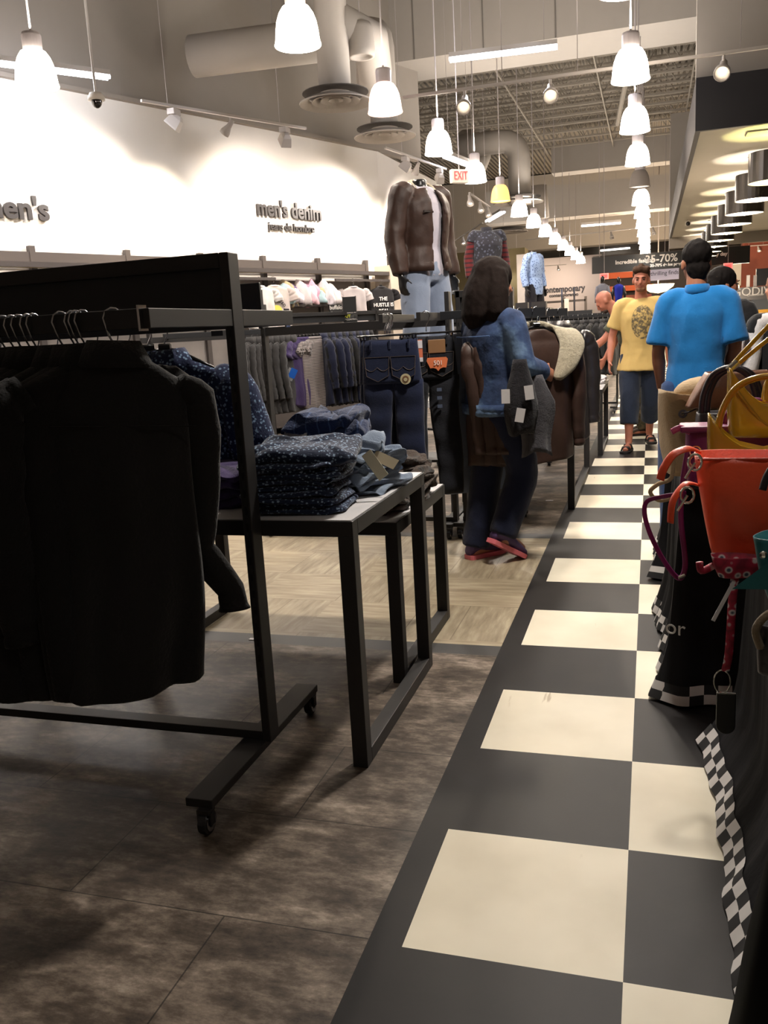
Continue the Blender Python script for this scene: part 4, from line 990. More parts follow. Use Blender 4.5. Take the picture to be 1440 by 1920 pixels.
o = folded(LDEN, .33, .26, .06, 151, messy=2.6); put(o, -1.09, 3.04, TZ+.135, .5, (.1, -.12), 'topmost crumpled light blue chambray shirt with a cream card tucked in')
def drape_sleeve(mt, pts, r_, label, nm='folded_shirt', seed=0, grp=None):
    P, Q = [], []
    for i in range(len(pts)-1):
        for j in range(6):
            f_ = j/6; P.append(lerp(V(pts[i]), V(pts[i+1]), f_)); Q.append(r_*(1+.18*math.sin(5*(i+f_)+seed)))
    P.append(V(pts[-1])); Q.append(r_)
    o = MB().tube(P, Q, 16, flat=.45, ref=(0,0,1)).build(nm, mt, None, smooth=True); return tag(o, label, 'shirt', grp)
# heap of navy check shirts behind, lavender and purple shirts at the left
for i in range(6):
    o = folded(CHKN, .50-.045*i, .34, .055, 160+i, messy=2.0)
    put(o, -1.24+.01*i, 3.16, TZ+.001+.044*i, .15+r4.uniform(-.15,.15), (0, r4.uniform(-.05,.05)), 'navy checked shirt in the rounded heap at the back of the tall table', 'shirt', 'navy checked shirts in the heap')
for i in range(4):
    o = folded(PURP, .32, .30, .034, 170+i, messy=1.2); put(o, -1.50, 2.80, TZ+.001+.031*i, r4.uniform(-.1,.1), (0,0), 'dark purple folded shirt left of the floral stack, behind the rack post', 'shirt', 'dark purple folded shirts')
for i in range(6):
    mt = LAV if i > 3 else STRP
    o = folded(mt, .30, .28, .027, 180+i, messy=.9); put(o, -1.78, 3.12, TZ+.001+.025*i, r4.uniform(-.15,.15), (0,0), ('lavender blue shirt on top of the pile seen left of the rack post' if i > 3 else 'grey striped shirt low in the pile seen left of the rack post'), 'shirt', 'lavender shirts' if i > 3 else 'grey striped folded shirts')
for i in range(3):
    o = folded(LAV, .30, .28, .03, 190+i, messy=1.1); put(o, -1.60, 3.18, TZ+.001+.027*i+.02, r4.uniform(-.15,.15), (0,0), 'lavender blue shirt behind the dark purple ones on the tall table', 'shirt', 'lavender shirts behind the purple ones')
CARD = mat('card_cream', (205,200,176), .6, var=.02)
p = at(553, 817, Y=2.98)
o = MB().box(-.045, .045, -.001, .001, -.03, .03).build('price_card', mat('card_white', (210,206,206), .6)); put(o, p.x, p.y, p.z, .1, (-.9, 0), 'white price card lying on the navy checked heap', 'tag')
MB().box(-.03, .028, -.0018, -.001, -.02, .018).build('card_print', mat('card_grey', (150,146,150), .6), o)
o = MB().box(-.02, .02, -.001, .001, -.055, .055).build('price_card', CARD); p = at(703, 872, Y=2.86); put(o, p.x, p.y, p.z, .2, (-.3, -.62), 'long cream hang tag leaning on the chambray pile', 'tag')
o = MB().box(-.05, .05, -.001, .001, -.02, .02).build('price_card', mat('card_tan', (176,164,140), .6)); p = at(722, 862, Y=2.95); put(o, p.x, p.y, p.z, -.3, (-.7, .35), 'tan card half hidden under the top chambray shirt', 'tag')
# lower table pile
for i in range(6):
    o = folded(BRWN, .34, .34, .034, 200+i, messy=2.2); put(o, -1.14+r4.uniform(-.03,.03), 3.72+r4.uniform(-.03,.03), .683+.031*i, r4.uniform(-.3,.3), (0, r4.uniform(-.03,.03)), 'rumpled brown trousers heaped on the lower nesting table', 'trousers', 'rumpled brown trousers')
for i in range(2):
    o = folded(BRWN, .26, .22, .03, 210+i, messy=2.2); put(o, -1.12, 3.42, .683+.028*i, r4.uniform(-.3,.3), (0, 0), 'brown camouflage trousers near the front edge of the lower table', 'trousers', 'front brown trousers')
for i in range(5):
    o = folded(DENL, .30, .30, .04, 220+i, messy=1.3); put(o, -.76, 7.45, .668+.037*i, r4.uniform(-.2,.2), (0,0), 'folded light blue jeans on the aisle table beside the shearling jackets', 'jeans', 'folded light jeans')
for i in range(5):
    o = folded(DENM, .36, .32, .036, 230+i, messy=.8); put(o, -.72, 9.75, .703+.033*i, r4.uniform(-.1,.1), (0,0), 'dark folded jeans under the hand of the bald man', 'jeans', 'dark folded jeans on the far table')
WSH = fabric('white_shirt', (206,202,206), wrinkle=.4)
for i in range(7):
    o = folded(WSH, .36, .30, .05, 240+i, messy=.8); put(o, -.86, 10.28, .703+.047*i+.02, r4.uniform(-.15,.15), (0,0), 'white folded shirt in the tall stack left of the bald man', 'shirt', 'white folded shirts')
for i in range(3):
    o = folded(WSH, .30, .26, .03, 250+i, messy=1.6); put(o, -.62, 10.35, .703+.028*i, r4.uniform(-.4,.4), (0,0), 'loose white shirt at the right side of the far table', 'shirt', 'loose white shirts')
# ------------------------------------------------------------------ figures
def remesh(mb, vox, name, mt, parent, wr=0, ws=6, smooth=6, seed=0, dec=0):
    me = mb.mesh('tmp'); o = bpy.data.objects.new('tmp', me); COL.objects.link(o)
    r = o.modifiers.new('r', 'REMESH'); r.mode = 'VOXEL'; r.voxel_size = vox
    s = o.modifiers.new('s', 'SMOOTH'); s.iterations = smooth; s.factor = .5
    dg = bpy.context.evaluated_depsgraph_get(); dg.update()
    m2 = bpy.data.meshes.new_from_object(o.evaluated_get(dg)); bpy.data.objects.remove(o)
    if wr:
        m2.calc_loop_triangles() if False else None
        nr = [v.normal.copy() for v in m2.vertices]
        for v, n_ in zip(m2.vertices, nr):
            p = v.co; a = noise.noise(V((p.x*ws+seed*3.3, p.y*ws, p.z*ws*.55))); b = noise.noise(V((p.x*ws*2.3, p.y*ws*2.3+seed, p.z*ws*1.6)))
            v.co = p + n_*wr*(1.0-2*abs(a)+.6*b)
    m2.materials.clear()
    for q in (mt if isinstance(mt, list) else [mt]): m2.materials.append(q)
    m2.polygons.foreach_set('use_smooth', [True]*len(m2.polygons)); m2.name = name
    o = bpy.data.objects.new(name, m2); COL.objects.link(o); o.parent = parent; return o
def stack(b, secs, n=20):          # secs: (centre, rx, ry) or (centre, rx, ry, xdir, ydir)
    R = []
    for s_ in secs:
        c, rx, ry = V(s_[0]), s_[1], s_[2]; xd = V(s_[3]) if len(s_) > 3 else V((1,0,0)); yd = V(s_[4]) if len(s_) > 4 else V((0,1,0))
        R.append([c+xd*rx*math.cos(a)+yd*ry*math.sin(a) for a in [2*PI*k_/n for k_ in range(n)]])
    return b.rings(R)
def chain(b, pts, rs, n=12, flat=1, ref=None, sub=4):
    P, Q = [], []
    for i in range(len(pts)-1):
        for j in range(sub): P.append(lerp(V(pts[i]), V(pts[i+1]), j/sub)); Q.append(lerp(rs[i], rs[i+1], j/sub))
    P.append(V(pts[-1])); Q.append(rs[-1])
    # smooth the joint
    P2 = [P[0]]+[(P[i-1]+P[i]*2+P[i+1])/4 for i in range(1, len(P)-1)]+[P[-1]]
    b.tube(P2, Q, n, flat=flat, ref=ref)
BASE = dict(hip=(0,0,.94), waist=(0,0,1.08), chest=(0,-.01,1.30), neck=(0,.01,1.49), head=(0,-.02,1.665), face=(0,-1,0),
    shR=(-.185,0,1.44), elR=(-.235,.03,1.14), wrR=(-.25,-.05,.88), shL=(.185,0,1.44), elL=(.235,.03,1.14), wrL=(.25,-.05,.88),
    hpR=(-.095,0,.92), knR=(-.10,-.01,.50), anR=(-.10,.03,.085), hpL=(.095,0,.92), knL=(.10,-.01,.50), anL=(.10,.03,.085), toR=None, toL=None,
    hnR=None, hnL=None, spine=(1,0,0))
def skel(**k):
    J = dict(BASE); J.update(k); return {a: (V(b) if isinstance(b, (tuple, list)) else b) for a, b in J.items()}
def hand(b, wr, el, side, curl=.35, hn=None, inward=None, s=1.0):
    d = (V(hn)-V(wr)).normalized() if hn is not None else (V(wr)-V(el)).normalized()
    inn = inward if inward is not None else V((-side, 0, 0))    # palm normal points to the body
    inn = (inn-d*inn.dot(d)).normalized(); lat = d.cross(inn).normalized()
    if lat.y > 0: lat = -lat                                     # thumb side forwards
    w0 = V(wr)
    R = []
    for q, hw, ht in ((0,.026,.02), (.03,.034,.017), (.06,.041,.015), (.09,.04,.013)):
        R.append([w0+d*q*s+lat*hw*s*math.cos(a)+inn*ht*s*math.sin(a) for a in [2*PI*k_/12 for k_ in range(12)]])
    b.rings(R)
    for i, (off, ln) in enumerate(((.030,.072), (.010,.080), (-.011,.074), (-.031,.058))):
        p = w0+(d*.08+lat*off)*s; P = [p]; dd = d.copy()
        for j, f_ in enumerate((.45, .32, .23)):
            dd = (dd*math.cos(curl*(j+.6))+inn*math.sin(curl*(j+.6))).normalized() if j else (d+inn*curl*.4).normalized()
            P.append(P[-1]+dd*ln*f_*s)
        b.tube(P, [.0095*s,.009*s,.0085*s,.007*s], 8)
    p = w0+(d*.025+lat*.028)*s; q1 = p+(d*.6+lat*.75+inn*.35).normalized()*.04*s; q2 = q1+(d*.85+lat*.3+inn*.45).normalized()*.032*s
    b.tube([w0+d*.015*s, p, q1, q2], [.014*s,.014*s,.0105*s,.0085*s], 8)
def head_shape(b, c, f, up=V((0,0,1)), male=True, s=1.0):
    f = V(f).normalized(); up = (up-f*up.dot(f)).normalized(); x = f.cross(up).normalized()
    M = Matrix((x, -f, up)).transposed().to_4x4(); M.translation = V(c)
    M = M @ Matrix.Scale(s, 4)
    def E(p, r, n=12): b.ell(M @ V(p), [q*s for q in r], n, M.to_3x3().normalized())
    E((0,.012,.028), (.076,.096,.09)); E((0,-.03,-.02), (.064,.066,.085)); E((0,-.044,-.075), (.042,.045,.04)); E((0,-.075,-.092), (.02,.018,.016), 8)
    E((0,-.082,.03), (.052,.016,.014), 8)                                 # brow
    b.tube([M @ V((0,-.088,.025)), M @ V((0,-.108,-.012)), M @ V((0,-.112,-.024)), M @ V((0,-.095,-.034))], [.008*s,.011*s,.014*s,.008*s], 8)
    E((0,-.088,-.052), (.026,.012,.012), 8)
    for s_ in (-1, 1):
        E((s_*.078,.008,-.005), (.010,.02,.033), 8); E((s_*.036,-.07,-.02), (.022,.022,.018), 8)
    return M
def face_bits(M, parent, haircol, brows=True, glasses=False):
    def mk(b, nm, mt): return b.build(nm, mt, parent, smooth=True)
    b = MB()
    for s_ in (-1, 1): b.ell(M @ V((s_*.031,-.086,.008)), (.0125,.006,.006), 8)
    mk(b, 'eyes', mat('eye_dark', (38,28,24), .3, var=0))
    if brows:
        b = MB()
        for s_ in (-1, 1): b.tube([M @ V((s_*.014,-.099,.027)), M @ V((s_*.034,-.098,.033)), M @ V((s_*.05,-.086,.028))], [.004,.0045,.003], 6)
        mk(b, 'eyebrows', haircol)
    mk(MB().tube([M @ V((-.022,-.094,-.054)), M @ V((0,-.102,-.052)), M @ V((.022,-.094,-.054))], [.003,.006,.003], 6, flat=.6), 'lips', mat('lip', (150,84,72), .5, var=0))
def torso_secs(J, gx=1.0, gy=1.0, belly=0, top=True, hem=None, add=0):
    h, w_, c, n_ = J['hip'], J['waist'], J['chest'], J['neck']; sx = (J['shL']-J['shR']).normalized()
    hx = (J['hpL']-J['hpR']).normalized()
    def fr(p, a, b_, x): 
        t_ = (V(b_)-V(a)).normalized(); x = (x-t_*x.dot(t_)).normalized(); return x, t_.cross(x)*1.0
    S = []
    for q, a, b_, rx, ry, xx in ((0, h-(w_-h)*.5, w_, .150, .105, hx), (0, h, w_, .168, .118, hx), (.5, h, w_, .160, .112, hx), (0, w_, c, .148, .105+belly, hx), (.5, w_, c, .158, .112+belly, sx), (0, c, n_, .172, .118, sx), (.35, c, n_, .175, .112, sx), (.62, c, n_, .165, .092, sx), (.85, c, n_, .115, .075, sx), (1.0, c, n_, .062, .06, sx)):
        p = lerp(V(a), V(b_), q); x, y_ = fr(p, a, b_, xx); S.append((p, rx*gx+add, ry*gy+add, x, y_))
    return S
def figure(name, label, cat, loc, rz, J, skin, vox=.009, headless=False, male=True, bulk=1.0, hand_curl=(.35,.35), inward=(None,None), head_s=1.0, feet=True, legs=True):
    t = empty(name, label, cat, loc, rz)
    b = MB(); k_ = bulk
    stack(b, torso_secs(J, .94*k_, .92*k_))
    for s_, a in ((-1, 'R'), (1, 'L')):
        sh, el, wr = J['sh'+a], J['el'+a], J['wr'+a]
        b.ell(sh, (.058*k_,.055*k_,.058*k_), 10)
        chain(b, [lerp(J['neck'], sh, .3)-V((0,0,.03)), sh, lerp(sh, el, .5), el, lerp(el, wr, .3), lerp(el, wr, .7), wr], [.05*k_,.052*k_,.047*k_,.038*k_,.041*k_,.032*k_,.026])
        hand(b, wr, el, s_, hand_curl[0 if a == 'R' else 1], J['hn'+a], inward[0 if a == 'R' else 1])
        if legs:
            hp, kn, an = J['hp'+a], J['kn'+a], J['an'+a]
            chain(b, [hp+V((0,0,.04)), lerp(hp, kn, .25), lerp(hp, kn, .7), kn, lerp(kn, an, .3), lerp(kn, an, .75), an], [.092*k_,.088*k_,.066*k_,.053*k_,.057*k_,.04*k_,.035])
            if feet:
                to = J['to'+a] if J['to'+a] is not None else an+V((s_*.02,-.17,-.055)); heel = an+(an-to).normalized()*.045; heel.z = min(an.z-.05, heel.z-.03)
                chain(b, [heel, V((an.x, an.y, an.z-.035)), lerp(an, to, .6)-V((0,0,.012)), to], [.03,.038,.036,.022], flat=1)
    n_, hd = J['neck'], J['head']
    if headless: chain(b, [n_-V((0,0,.05)), n_+V((0,0,.06))], [.06,.052])
    else:
        chain(b, [n_-V((0,0,.05)), lerp(n_, hd, .55)+V((0,.01,0)), hd], [.066*k_,.056*k_,.055])
    M = None if headless else head_shape(b, hd, J['face'], male=male, s=head_s)
    o = remesh(b, vox, 'body', skin, t, smooth=4)
    return t, M, o
def top_garment(t, J, mt, nm='shirt', sleeve=.55, gx=1.08, gy=1.08, belly=0, hem=-.02, add=.0, sr=.066, vox=.011, wr=.006, ws=7, seed=1, flare=0, bulk=1.0, collar=True, bottom=None):
    b = MB(); S = torso_secs(J, gx*bulk, gy*bulk, belly, add=add)
    h, w_ = J['hip'], J['waist']; d = (h-w_).normalized(); x, y_ = S[1][3], S[1][4]
    S[0] = (h+d*(.06-hem), S[1][1]+flare, S[1][2]+flare, x, y_); 
    stack(b, S, 24)
    for s_, a in ((-1, 'R'), (1, 'L')):
        sh, el, wri = J['sh'+a], J['el'+a], J['wr'+a]
        L1 = (el-sh).length; L2 = (wri-el).length; tot = (L1+L2)*sleeve
        pts = [lerp(J['neck'], sh, .35)-V((0,0,.025)), sh+V((0,0,.004)), lerp(sh, el, .5)]; rs = [.06*bulk, sr*bulk, (sr-.004)*bulk]
        if tot <= L1: pts = pts[:2]+[lerp(sh, el, tot/L1*.5), lerp(sh, el, tot/L1)]; rs = [.06*bulk, sr*bulk, sr*1.0*bulk, sr*1.06*bulk]
        else:
            e = lerp(el, wri, min(1, (tot-L1)/L2)); pts += [el, lerp(el, e, .5), e]; rs += [(sr-.008)*bulk, (sr-.010)*bulk, (sr-.018)*bulk]
        chain(b, pts, rs, 16)
    return remesh(b, vox, nm, mt, t, wr=wr, ws=ws, smooth=3, seed=seed)
def trousers(t, J, mt, nm='trousers', length=1.0, vox=.011, wr=.006, ws=7, r0=.1, r1=.055, seed=2, bulk=1.0, waist=.06):
    b = MB(); h, w_ = J['hip'], J['waist']; S = torso_secs(J, 1.0*bulk, 1.0*bulk)
    d = (w_-h).normalized(); stack(b, [(h-d*.10, .15*bulk, .11*bulk, S[1][3], S[1][4]), (h-d*.04, .176*bulk, .125*bulk, S[1][3], S[1][4]), (h+d*.03, .172*bulk, .12*bulk, S[1][3], S[1][4]), (h+d*waist, .158*bulk, .112*bulk, S[1][3], S[1][4])])
    for a in 'RL':
        hp, kn, an = J['hp'+a], J['kn'+a], J['an'+a]
        L1 = (kn-hp).length; L2 = (an-kn).length; tot = (L1+L2)*length
        pts = [hp+V((0,0,.04)), lerp(hp, kn, .3), kn]; rs = [.098*bulk, r0*.98*bulk, lerp(r0, r1, .6)*bulk]
        e = lerp(kn, an, min(1.05, (tot-L1)/L2)); pts += [lerp(kn, e, .5), e]; rs += [lerp(r0, r1, .75)*bulk, r1*bulk]
        chain(b, pts, rs, 16)
    return remesh(b, vox, nm, mt, t, wr=wr, ws=ws, smooth=3, seed=seed)
def shoe(t, an, to, mt, sole, nm='shoe'):
    d = V((to.x-an.x, to.y-an.y, to.z-an.z+.055)); d = d.normalized(); up = V((0,0,1)); x = d.cross(up).normalized(); up = x.cross(d); o0 = V(an)-up*.085
    R = []
    for q, hw, hh in ((-.065,.028,.05), (-.05,.036,.085), (.0,.038,.10), (.06,.042,.075), (.13,.048,.05), (.18,.042,.035), (.205,.02,.02)):
        R.append([o0+d*q+x*hw*math.cos(a)+up*(.022+hh*.5+hh*.5*math.sin(a)) for a in [2*PI*k_/16 for k_ in range(16)]])
    s = MB().rings(R).build(nm, mt, t, smooth=True)
    R = []
    for q, hw in ((-.07,.028), (-.055,.04), (.0,.042), (.06,.044), (.13,.052), (.185,.045), (.212,.022)):
        R.append([o0+d*q+x*hw*c_+up*(.0 if s_ < 0 else .026) for c_, s_ in ((-1,-1), (1,-1), (1,1), (-1,1))])
    MB().rings(R).build('sole', sole, s)
    return s
def hair_cap(t, M, mt, r=(.088,.104,.10), c=(0,.022,.045), extra=None, vox=.009, seed=0, rough=.004, nm='hair'):
    b = MB(); b.ell(M @ V(c), r, 14, M.to_3x3().normalized())
    if extra: extra(b, M)
    return remesh(b, vox, nm, mt, t, wr=rough, ws=30, smooth=2, seed=seed)
SKIN = mat('skin', (176,118,92), .55, var=.1, vs=20); SKINR = mat('skin_ruddy', (178,112,90), .55, var=.1, vs=20); SKINT = mat('skin_tan', (150,96,70), .55, var=.1, vs=20)
HDK = mat('hair_black', (18,14,13), .8, var=.3, vs=60, bump=.3, bs=150, spec=.12); HBR = mat('hair_brown', (70,50,38), .85, var=.3, vs=60, bump=.4, bs=150, spec=.15); HDB = mat('hair_dark_brown', (28,20,17), .85, var=.3, vs=60, bump=.3, bs=150, spec=.12)
BEARD = mat('beard', (120,78,54), .8, var=.2, vs=60, bump=.5, bs=200)
# --- man in yellow t-shirt
k = NT('yellow_tee'); vec = k.coord(); xs = k.sep(vec)
dx = k.math('DIVIDE', k.math('SUBTRACT', xs[0], .01), .11); dz = k.math('DIVIDE', k.math('SUBTRACT', xs[2], 1.27), .17)
rr = k.math('ADD', k.math('MULTIPLY', dx, dx), k.math('MULTIPLY', dz, dz))
nn = k.noise(vec, 26, 4, .7); msk = k.math('MULTIPLY', k.math('LESS_THAN', k.math('ADD', rr, k.math('MULTIPLY', nn, .5)), 1.2), k.math('LESS_THAN', xs[1], 0))
msk = k.math('MULTIPLY', msk, k.ramp(nn, [(.42, (0,0,0)), (.56, (1,1,1))]))
k.color(k.mix(k.math('MULTIPLY', msk, .9), lin((198,168,104)), lin((70,66,58)))); k.bump(k.noise(vec, 8, 5), .3, .02); k.b.inputs['Roughness'].default_value = .9
J = skel(hip=(0,0,.94), head=(0,-.03,1.67), elR=(-.28,.04,1.14), wrR=(-.30,-.06,.90), elL=(.27,.06,1.14), wrL=(.27,.02,.88), knR=(-.11,-.10,.50), anR=(-.12,-.18,.085), toR=(-.16,-.34,.03), knL=(.10,.02,.50), anL=(.10,.26,.12), toL=(.12,.10,.04), hpR=(-.1,0,.92), hpL=(.1,0,.92), face=(-.12,-1,-.03))
DSH = fabric('dark_denim_shorts', (36,44,62), scale=200, wrinkle=.5)
SY_ = 1.93/1.785
t, M, o = figure('person', 'person in yellow printed t-shirt, dark knee length shorts and sandals walking towards the camera', 'person', (-.10, 9.95, 0), .05, J, SKINR, vox=.008)
top_garment(t, J, k.m, 't_shirt', sleeve=.40, gx=1.16, gy=1.25, sr=.075, flare=.03, hem=-.08, add=.006, vox=.011, seed=3, belly=.01)
trousers(t, J, DSH, 'shorts', length=.78, r0=.112, r1=.085, seed=4)
face_bits(M, t, HBR)
def hx(b, M):
    for x_, y_, z_ in ((-.04,-.06,.10), (0,-.065,.11), (.045,-.05,.10), (.0,0,.13), (-.05,.0,.11), (.05,.02,.11)): b.ell(M @ V((x_, y_, z_)), (.035,.035,.03), 8)
hair_cap(t, M, HBR, (.083,.088,.075), (0,.03,.062), hx)
b = MB(); b.ell(M @ V((0,-.062,-.085)), (.045,.04,.028), 10, M.to_3x3()); b.tube([M @ V((-.026,-.093,-.055)), M @ V((-.024,-.098,-.042)), M @ V((0,-.105,-.040)), M @ V((.024,-.098,-.042)), M @ V((.026,-.093,-.055))], .005, 6)
remesh(b, .006, 'beard', BEARD, t, wr=.002, ws=60)
SAND = mat('sandal_black', (30,27,26), .6)
for a in 'RL':
    an, to = J['an'+a], J['to'+a] ; d = V((to.x-an.x, to.y-an.y, 0)).normalized(); x = V((-d.y, d.x, 0))
    zz = 0 if a == 'R' else .03
    b = MB(); c0 = V((an.x, an.y, 0)); out = [(-.07,.03), (-.03,.04), (.08,.045), (.17,.052), (.21,.035), (.225,0)]
    P = [c0+d*q+x*w_ for q, w_ in out]+[c0+d*q-x*w_ for q, w_ in reversed(out)]
    b.add([p+V((0,0,z_)) for z_ in (zz, zz+.022) for p in P], [tuple(reversed(range(12))), tuple(range(12, 24))]+[(i, (i+1) % 12, (i+1) % 12+12, i+12) for i in range(12)])
    s = b.build('sandal', SAND, t); b = MB()
    for q in (.04, .13): b.tube([c0+d*q+x*.045+V((0,0,.02+zz)), c0+d*(q+.01)+x*.03+V((0,0,.075+zz-.15*q)), c0+d*(q+.01)-x*.03+V((0,0,.075+zz-.15*q)), c0+d*q-x*.045+V((0,0,.02+zz))], .014, 8, flat=.5)
    b.build('sandal_strap', SAND, s)
t.scale = (SY_, SY_, SY_)
# --- man in bright blue polo, seen from behind
BLUE = fabric('blue_polo', (24,108,172), scale=400, wrinkle=.35, mottle=.06); JEA = fabric('mid_denim', (44,68,112), scale=300, wrinkle=.5)
J = skel(face=(.25,-1,-.12), head=(.01,-.03,1.645), neck=(0,.01,1.50), shR=(-.17,0,1.435), shL=(.17,0,1.435), elR=(-.225,.02,1.16), wrR=(-.17,-.12,.95), elL=(.225,.0,1.16), wrL=(.21,-.10,.93), knR=(-.12,-.03,.50), anR=(-.12,.0,.085), knL=(.12,.03,.50), anL=(.12,.06,.085))
t, M, o = figure('person', 'person in bright blue polo shirt and jeans with short black hair, seen from behind', 'person', (.27, 5.75, 0), PI-.06, J, SKINT, vox=.009, bulk=1.03, head_s=1.04)
top_garment(t, J, BLUE, 'polo_shirt', sleeve=.46, gx=1.04, gy=1.16, sr=.070, flare=.014, hem=-.10, seed=5, bulk=1.03, wr=.007)
stack(b := MB(), [(J['neck']+V((0,.0,-.03)), .085, .08), (J['neck']+V((0,.005,.0)), .078, .075), (J['neck']+V((0,.008,.028)), .068, .068), (J['neck']+V((0,.008,.03)), .06, .06)]); b.build('polo_collar', BLUE, t, smooth=True)
trousers(t, J, JEA, 'jeans', seed=6, r0=.115, r1=.075, bulk=1.05)
for a in 'RL': shoe(t, J['an'+a], J['an'+a]+V((0,-.17,-.055)), mat('shoe_dark', (40,36,34), .6), mat('sole_dark', (28,26,26), .7))
hair_cap(t, M, HDK, (.086,.104,.088), (0,.022,.048), lambda b, M: (b.ell(M @ V((0,.05,-.03)), (.068,.055,.06), 10), b.ell(M @ V((0,.045,-.075)), (.05,.04,.03), 10)))
b = MB()
for s_ in (-1, 1): b.tube([M @ V((s_*.03,-.105,.01)), M @ V((s_*.075,-.09,.012)), M @ V((s_*.083,.0,.01))], .002, 5)
b.build('glasses', mat('glasses_frame', (60,60,64), .3, .5), t)
t.scale = (1.0,1.0,1.045)
# --- person in black beyond him
DKC = fabric('black_dress', (22,21,23), wrinkle=.4)
J = skel(face=(-.75,-.6,-.1), head=(0,-.03,1.63), elR=(-.23,.02,1.14), wrR=(-.18,-.12,.95), elL=(.23,.0,1.16), wrL=(.20,-.12,.95))
t, M, o = figure('person', 'person with black hair in black clothes, mostly hidden beyond the blue polo shirt', 'person', (.52, 7.2, 0), PI-.35, J, SKIN, vox=.012)
top_garment(t, J, DKC, 'black_top', sleeve=.98, gx=1.12, gy=1.15, hem=-.12, flare=.02, seed=7, bulk=1.05)
trousers(t, J, DKC, 'black_trousers', seed=8); 
for a in 'RL': shoe(t, J['an'+a], J['an'+a]+V((0,-.17,-.055)), mat('shoe_dark', (40,36,34)), mat('sole_dark', (28,26,26)))
hair_cap(t, M, HDK, (.092,.11,.10), (0,.025,.035), lambda b, M: chain(b, [M @ V((0,.06,0)), M @ V((0,.09,-.10)), M @ V((0,.07,-.17))], [.085,.08,.05]))
face_bits(M, t, HDK)
# --- bald man leaning over the far table
OLIV = fabric('olive_tee', (62,64,46), wrinkle=.4)
k = NT('camouflage'); f = k.noise(k.coord(), 9, 2, .5); k.color(k.ramp(f, [(.38, lin((44,40,32))), (.46, lin((84,74,54))), (.54, lin((60,60,44))), (.62, lin((112,98,74)))])); k.b.inputs['Roughness'].default_value = .9
J = skel(hip=(0,.06,.93), waist=(0,.02,1.07), chest=(0,-.10,1.28), neck=(0,-.22,1.44), head=(0,-.36,1.545), face=(0,-.78,-.75), shR=(-.2,-.17,1.38), shL=(.2,-.17,1.38),
    elR=(-.25,-.22,1.08), wrR=(-.27,-.34,.88), elL=(.22,-.38,1.12), wrL=(.15,-.58,.97), hnL=(.13,-.70,.93), hpR=(-.1,.06,.91), hpL=(.1,.06,.91), knR=(-.12,.02,.5), knL=(.12,.0,.5), anR=(-.13,.1,.085), anL=(.13,.08,.085))
t, M, o = figure('person', 'bald person in olive t-shirt and camouflage trousers leaning over the far table', 'person', (-.16, 11.2, 0), -PI/2+.12, J, SKINR, vox=.010, bulk=1.08)
top_garment(t, J, OLIV, 't_shirt', sleeve=.42, gx=1.15, gy=1.2, belly=.04, sr=.078, hem=-.05, seed=9, bulk=1.05)
trousers(t, J, k.m, 'camouflage_trousers', seed=10, r0=.115, r1=.08)
for a in 'RL': shoe(t, J['an'+a], J['an'+a]+V((0,-.17,-.055)), mat('shoe_brown', (60,44,34), .7), mat('sole_dark', (28,26,26)))
face_bits(M, t, HBR, brows=False)
b = MB(); b.ell(M @ V((0,-.06,-.085)), (.044,.04,.03), 10, M.to_3x3()); remesh(b, .007, 'beard', mat('beard_dark', (58,42,34), .8), t, wr=.002, ws=60)
t.scale = (1.06, 1.06, 1.06)
# --- woman in denim jacket, seen from behind
k = NT('denim_jacket'); vec = k.coord(); n_ = k.noise(vec, 4, 5, .6); k.color(k.ramp(n_, [(.38, lin((30,44,74))), (.52, lin((44,64,100))), (.64, lin((92,116,146)))])); k.bump(k.noise(vec, 9, 5), .5, .03); k.b.inputs['Roughness'].default_value = .9
DJ = k.m; NVJ = fabric('dark_navy_jeans', (20,26,50), scale=300, wrinkle=.5)
J = skel(hip=(0,0,.90), waist=(0,0,1.03), chest=(0,-.01,1.22), neck=(0,.0,1.39), head=(0,-.02,1.545), face=(-.1,-1,-.12), shR=(-.165,0,1.34), shL=(.165,0,1.34), elR=(-.245,-.02,1.10), wrR=(-.17,-.22,1.05), elL=(.24,-.02,1.10), wrL=(.12,-.25,1.06),
    hpR=(-.09,0,.88), hpL=(.09,0,.88), knR=(-.09,-.12,.49), anR=(-.10,.04,.17), toR=(-.10,-.10,.05), knL=(.08,.01,.48), anL=(.08,.10,.085), toL=(.09,-.07,.03))
t, M, o = figure('person', 'person with shoulder length dark hair in blue denim jacket walking with garments over the arm', 'person', (-.90, 5.22, 0), PI-.75, J, SKIN, vox=.009, male=False, bulk=.95, hand_curl=(.9,.9))
jk = top_garment(t, J, DJ, 'denim_jacket', sleeve=.93, gx=1.2, gy=1.22, sr=.072, hem=.0, flare=.015, seed=12, add=.004, wr=.007, bulk=1.0)
S = torso_secs(J, 1.24, 1.27, 0, add=.012); x, y_ = S[1][3], S[1][4]
stack(b := MB(), [(J['hip']+V((0,0,-.055)), S[1][1]-.002, S[1][2]-.002, x, y_), (J['hip']+V((0,0,-.0)), S[1][1]+.003, S[1][2]+.003, x, y_)], 28); b.build('waistband', DJ, t, smooth=True)
b = MB(); b.tube([V((-.15,.135,1.27)), V((-.07,.155,1.268)), V((.07,.155,1.268)), V((.15,.135,1.27))], .004, 6); b.build('yoke_seam', mat('denim_seam', (70,96,140), .8, var=0), t)
stack(b := MB(), [(J['neck']+V((0,.01,-.04)), .105, .09), (J['neck']+V((0,.012,.0)), .085, .08), (J['neck']+V((0,.014,.03)), .07, .07), (J['neck']+V((0,.01,.03)), .06, .06)]); b.build('jacket_collar', DJ, t, smooth=True)
trousers(t, J, NVJ, 'jeans', seed=13, r0=.105, r1=.075, length=1.02, bulk=1.02)
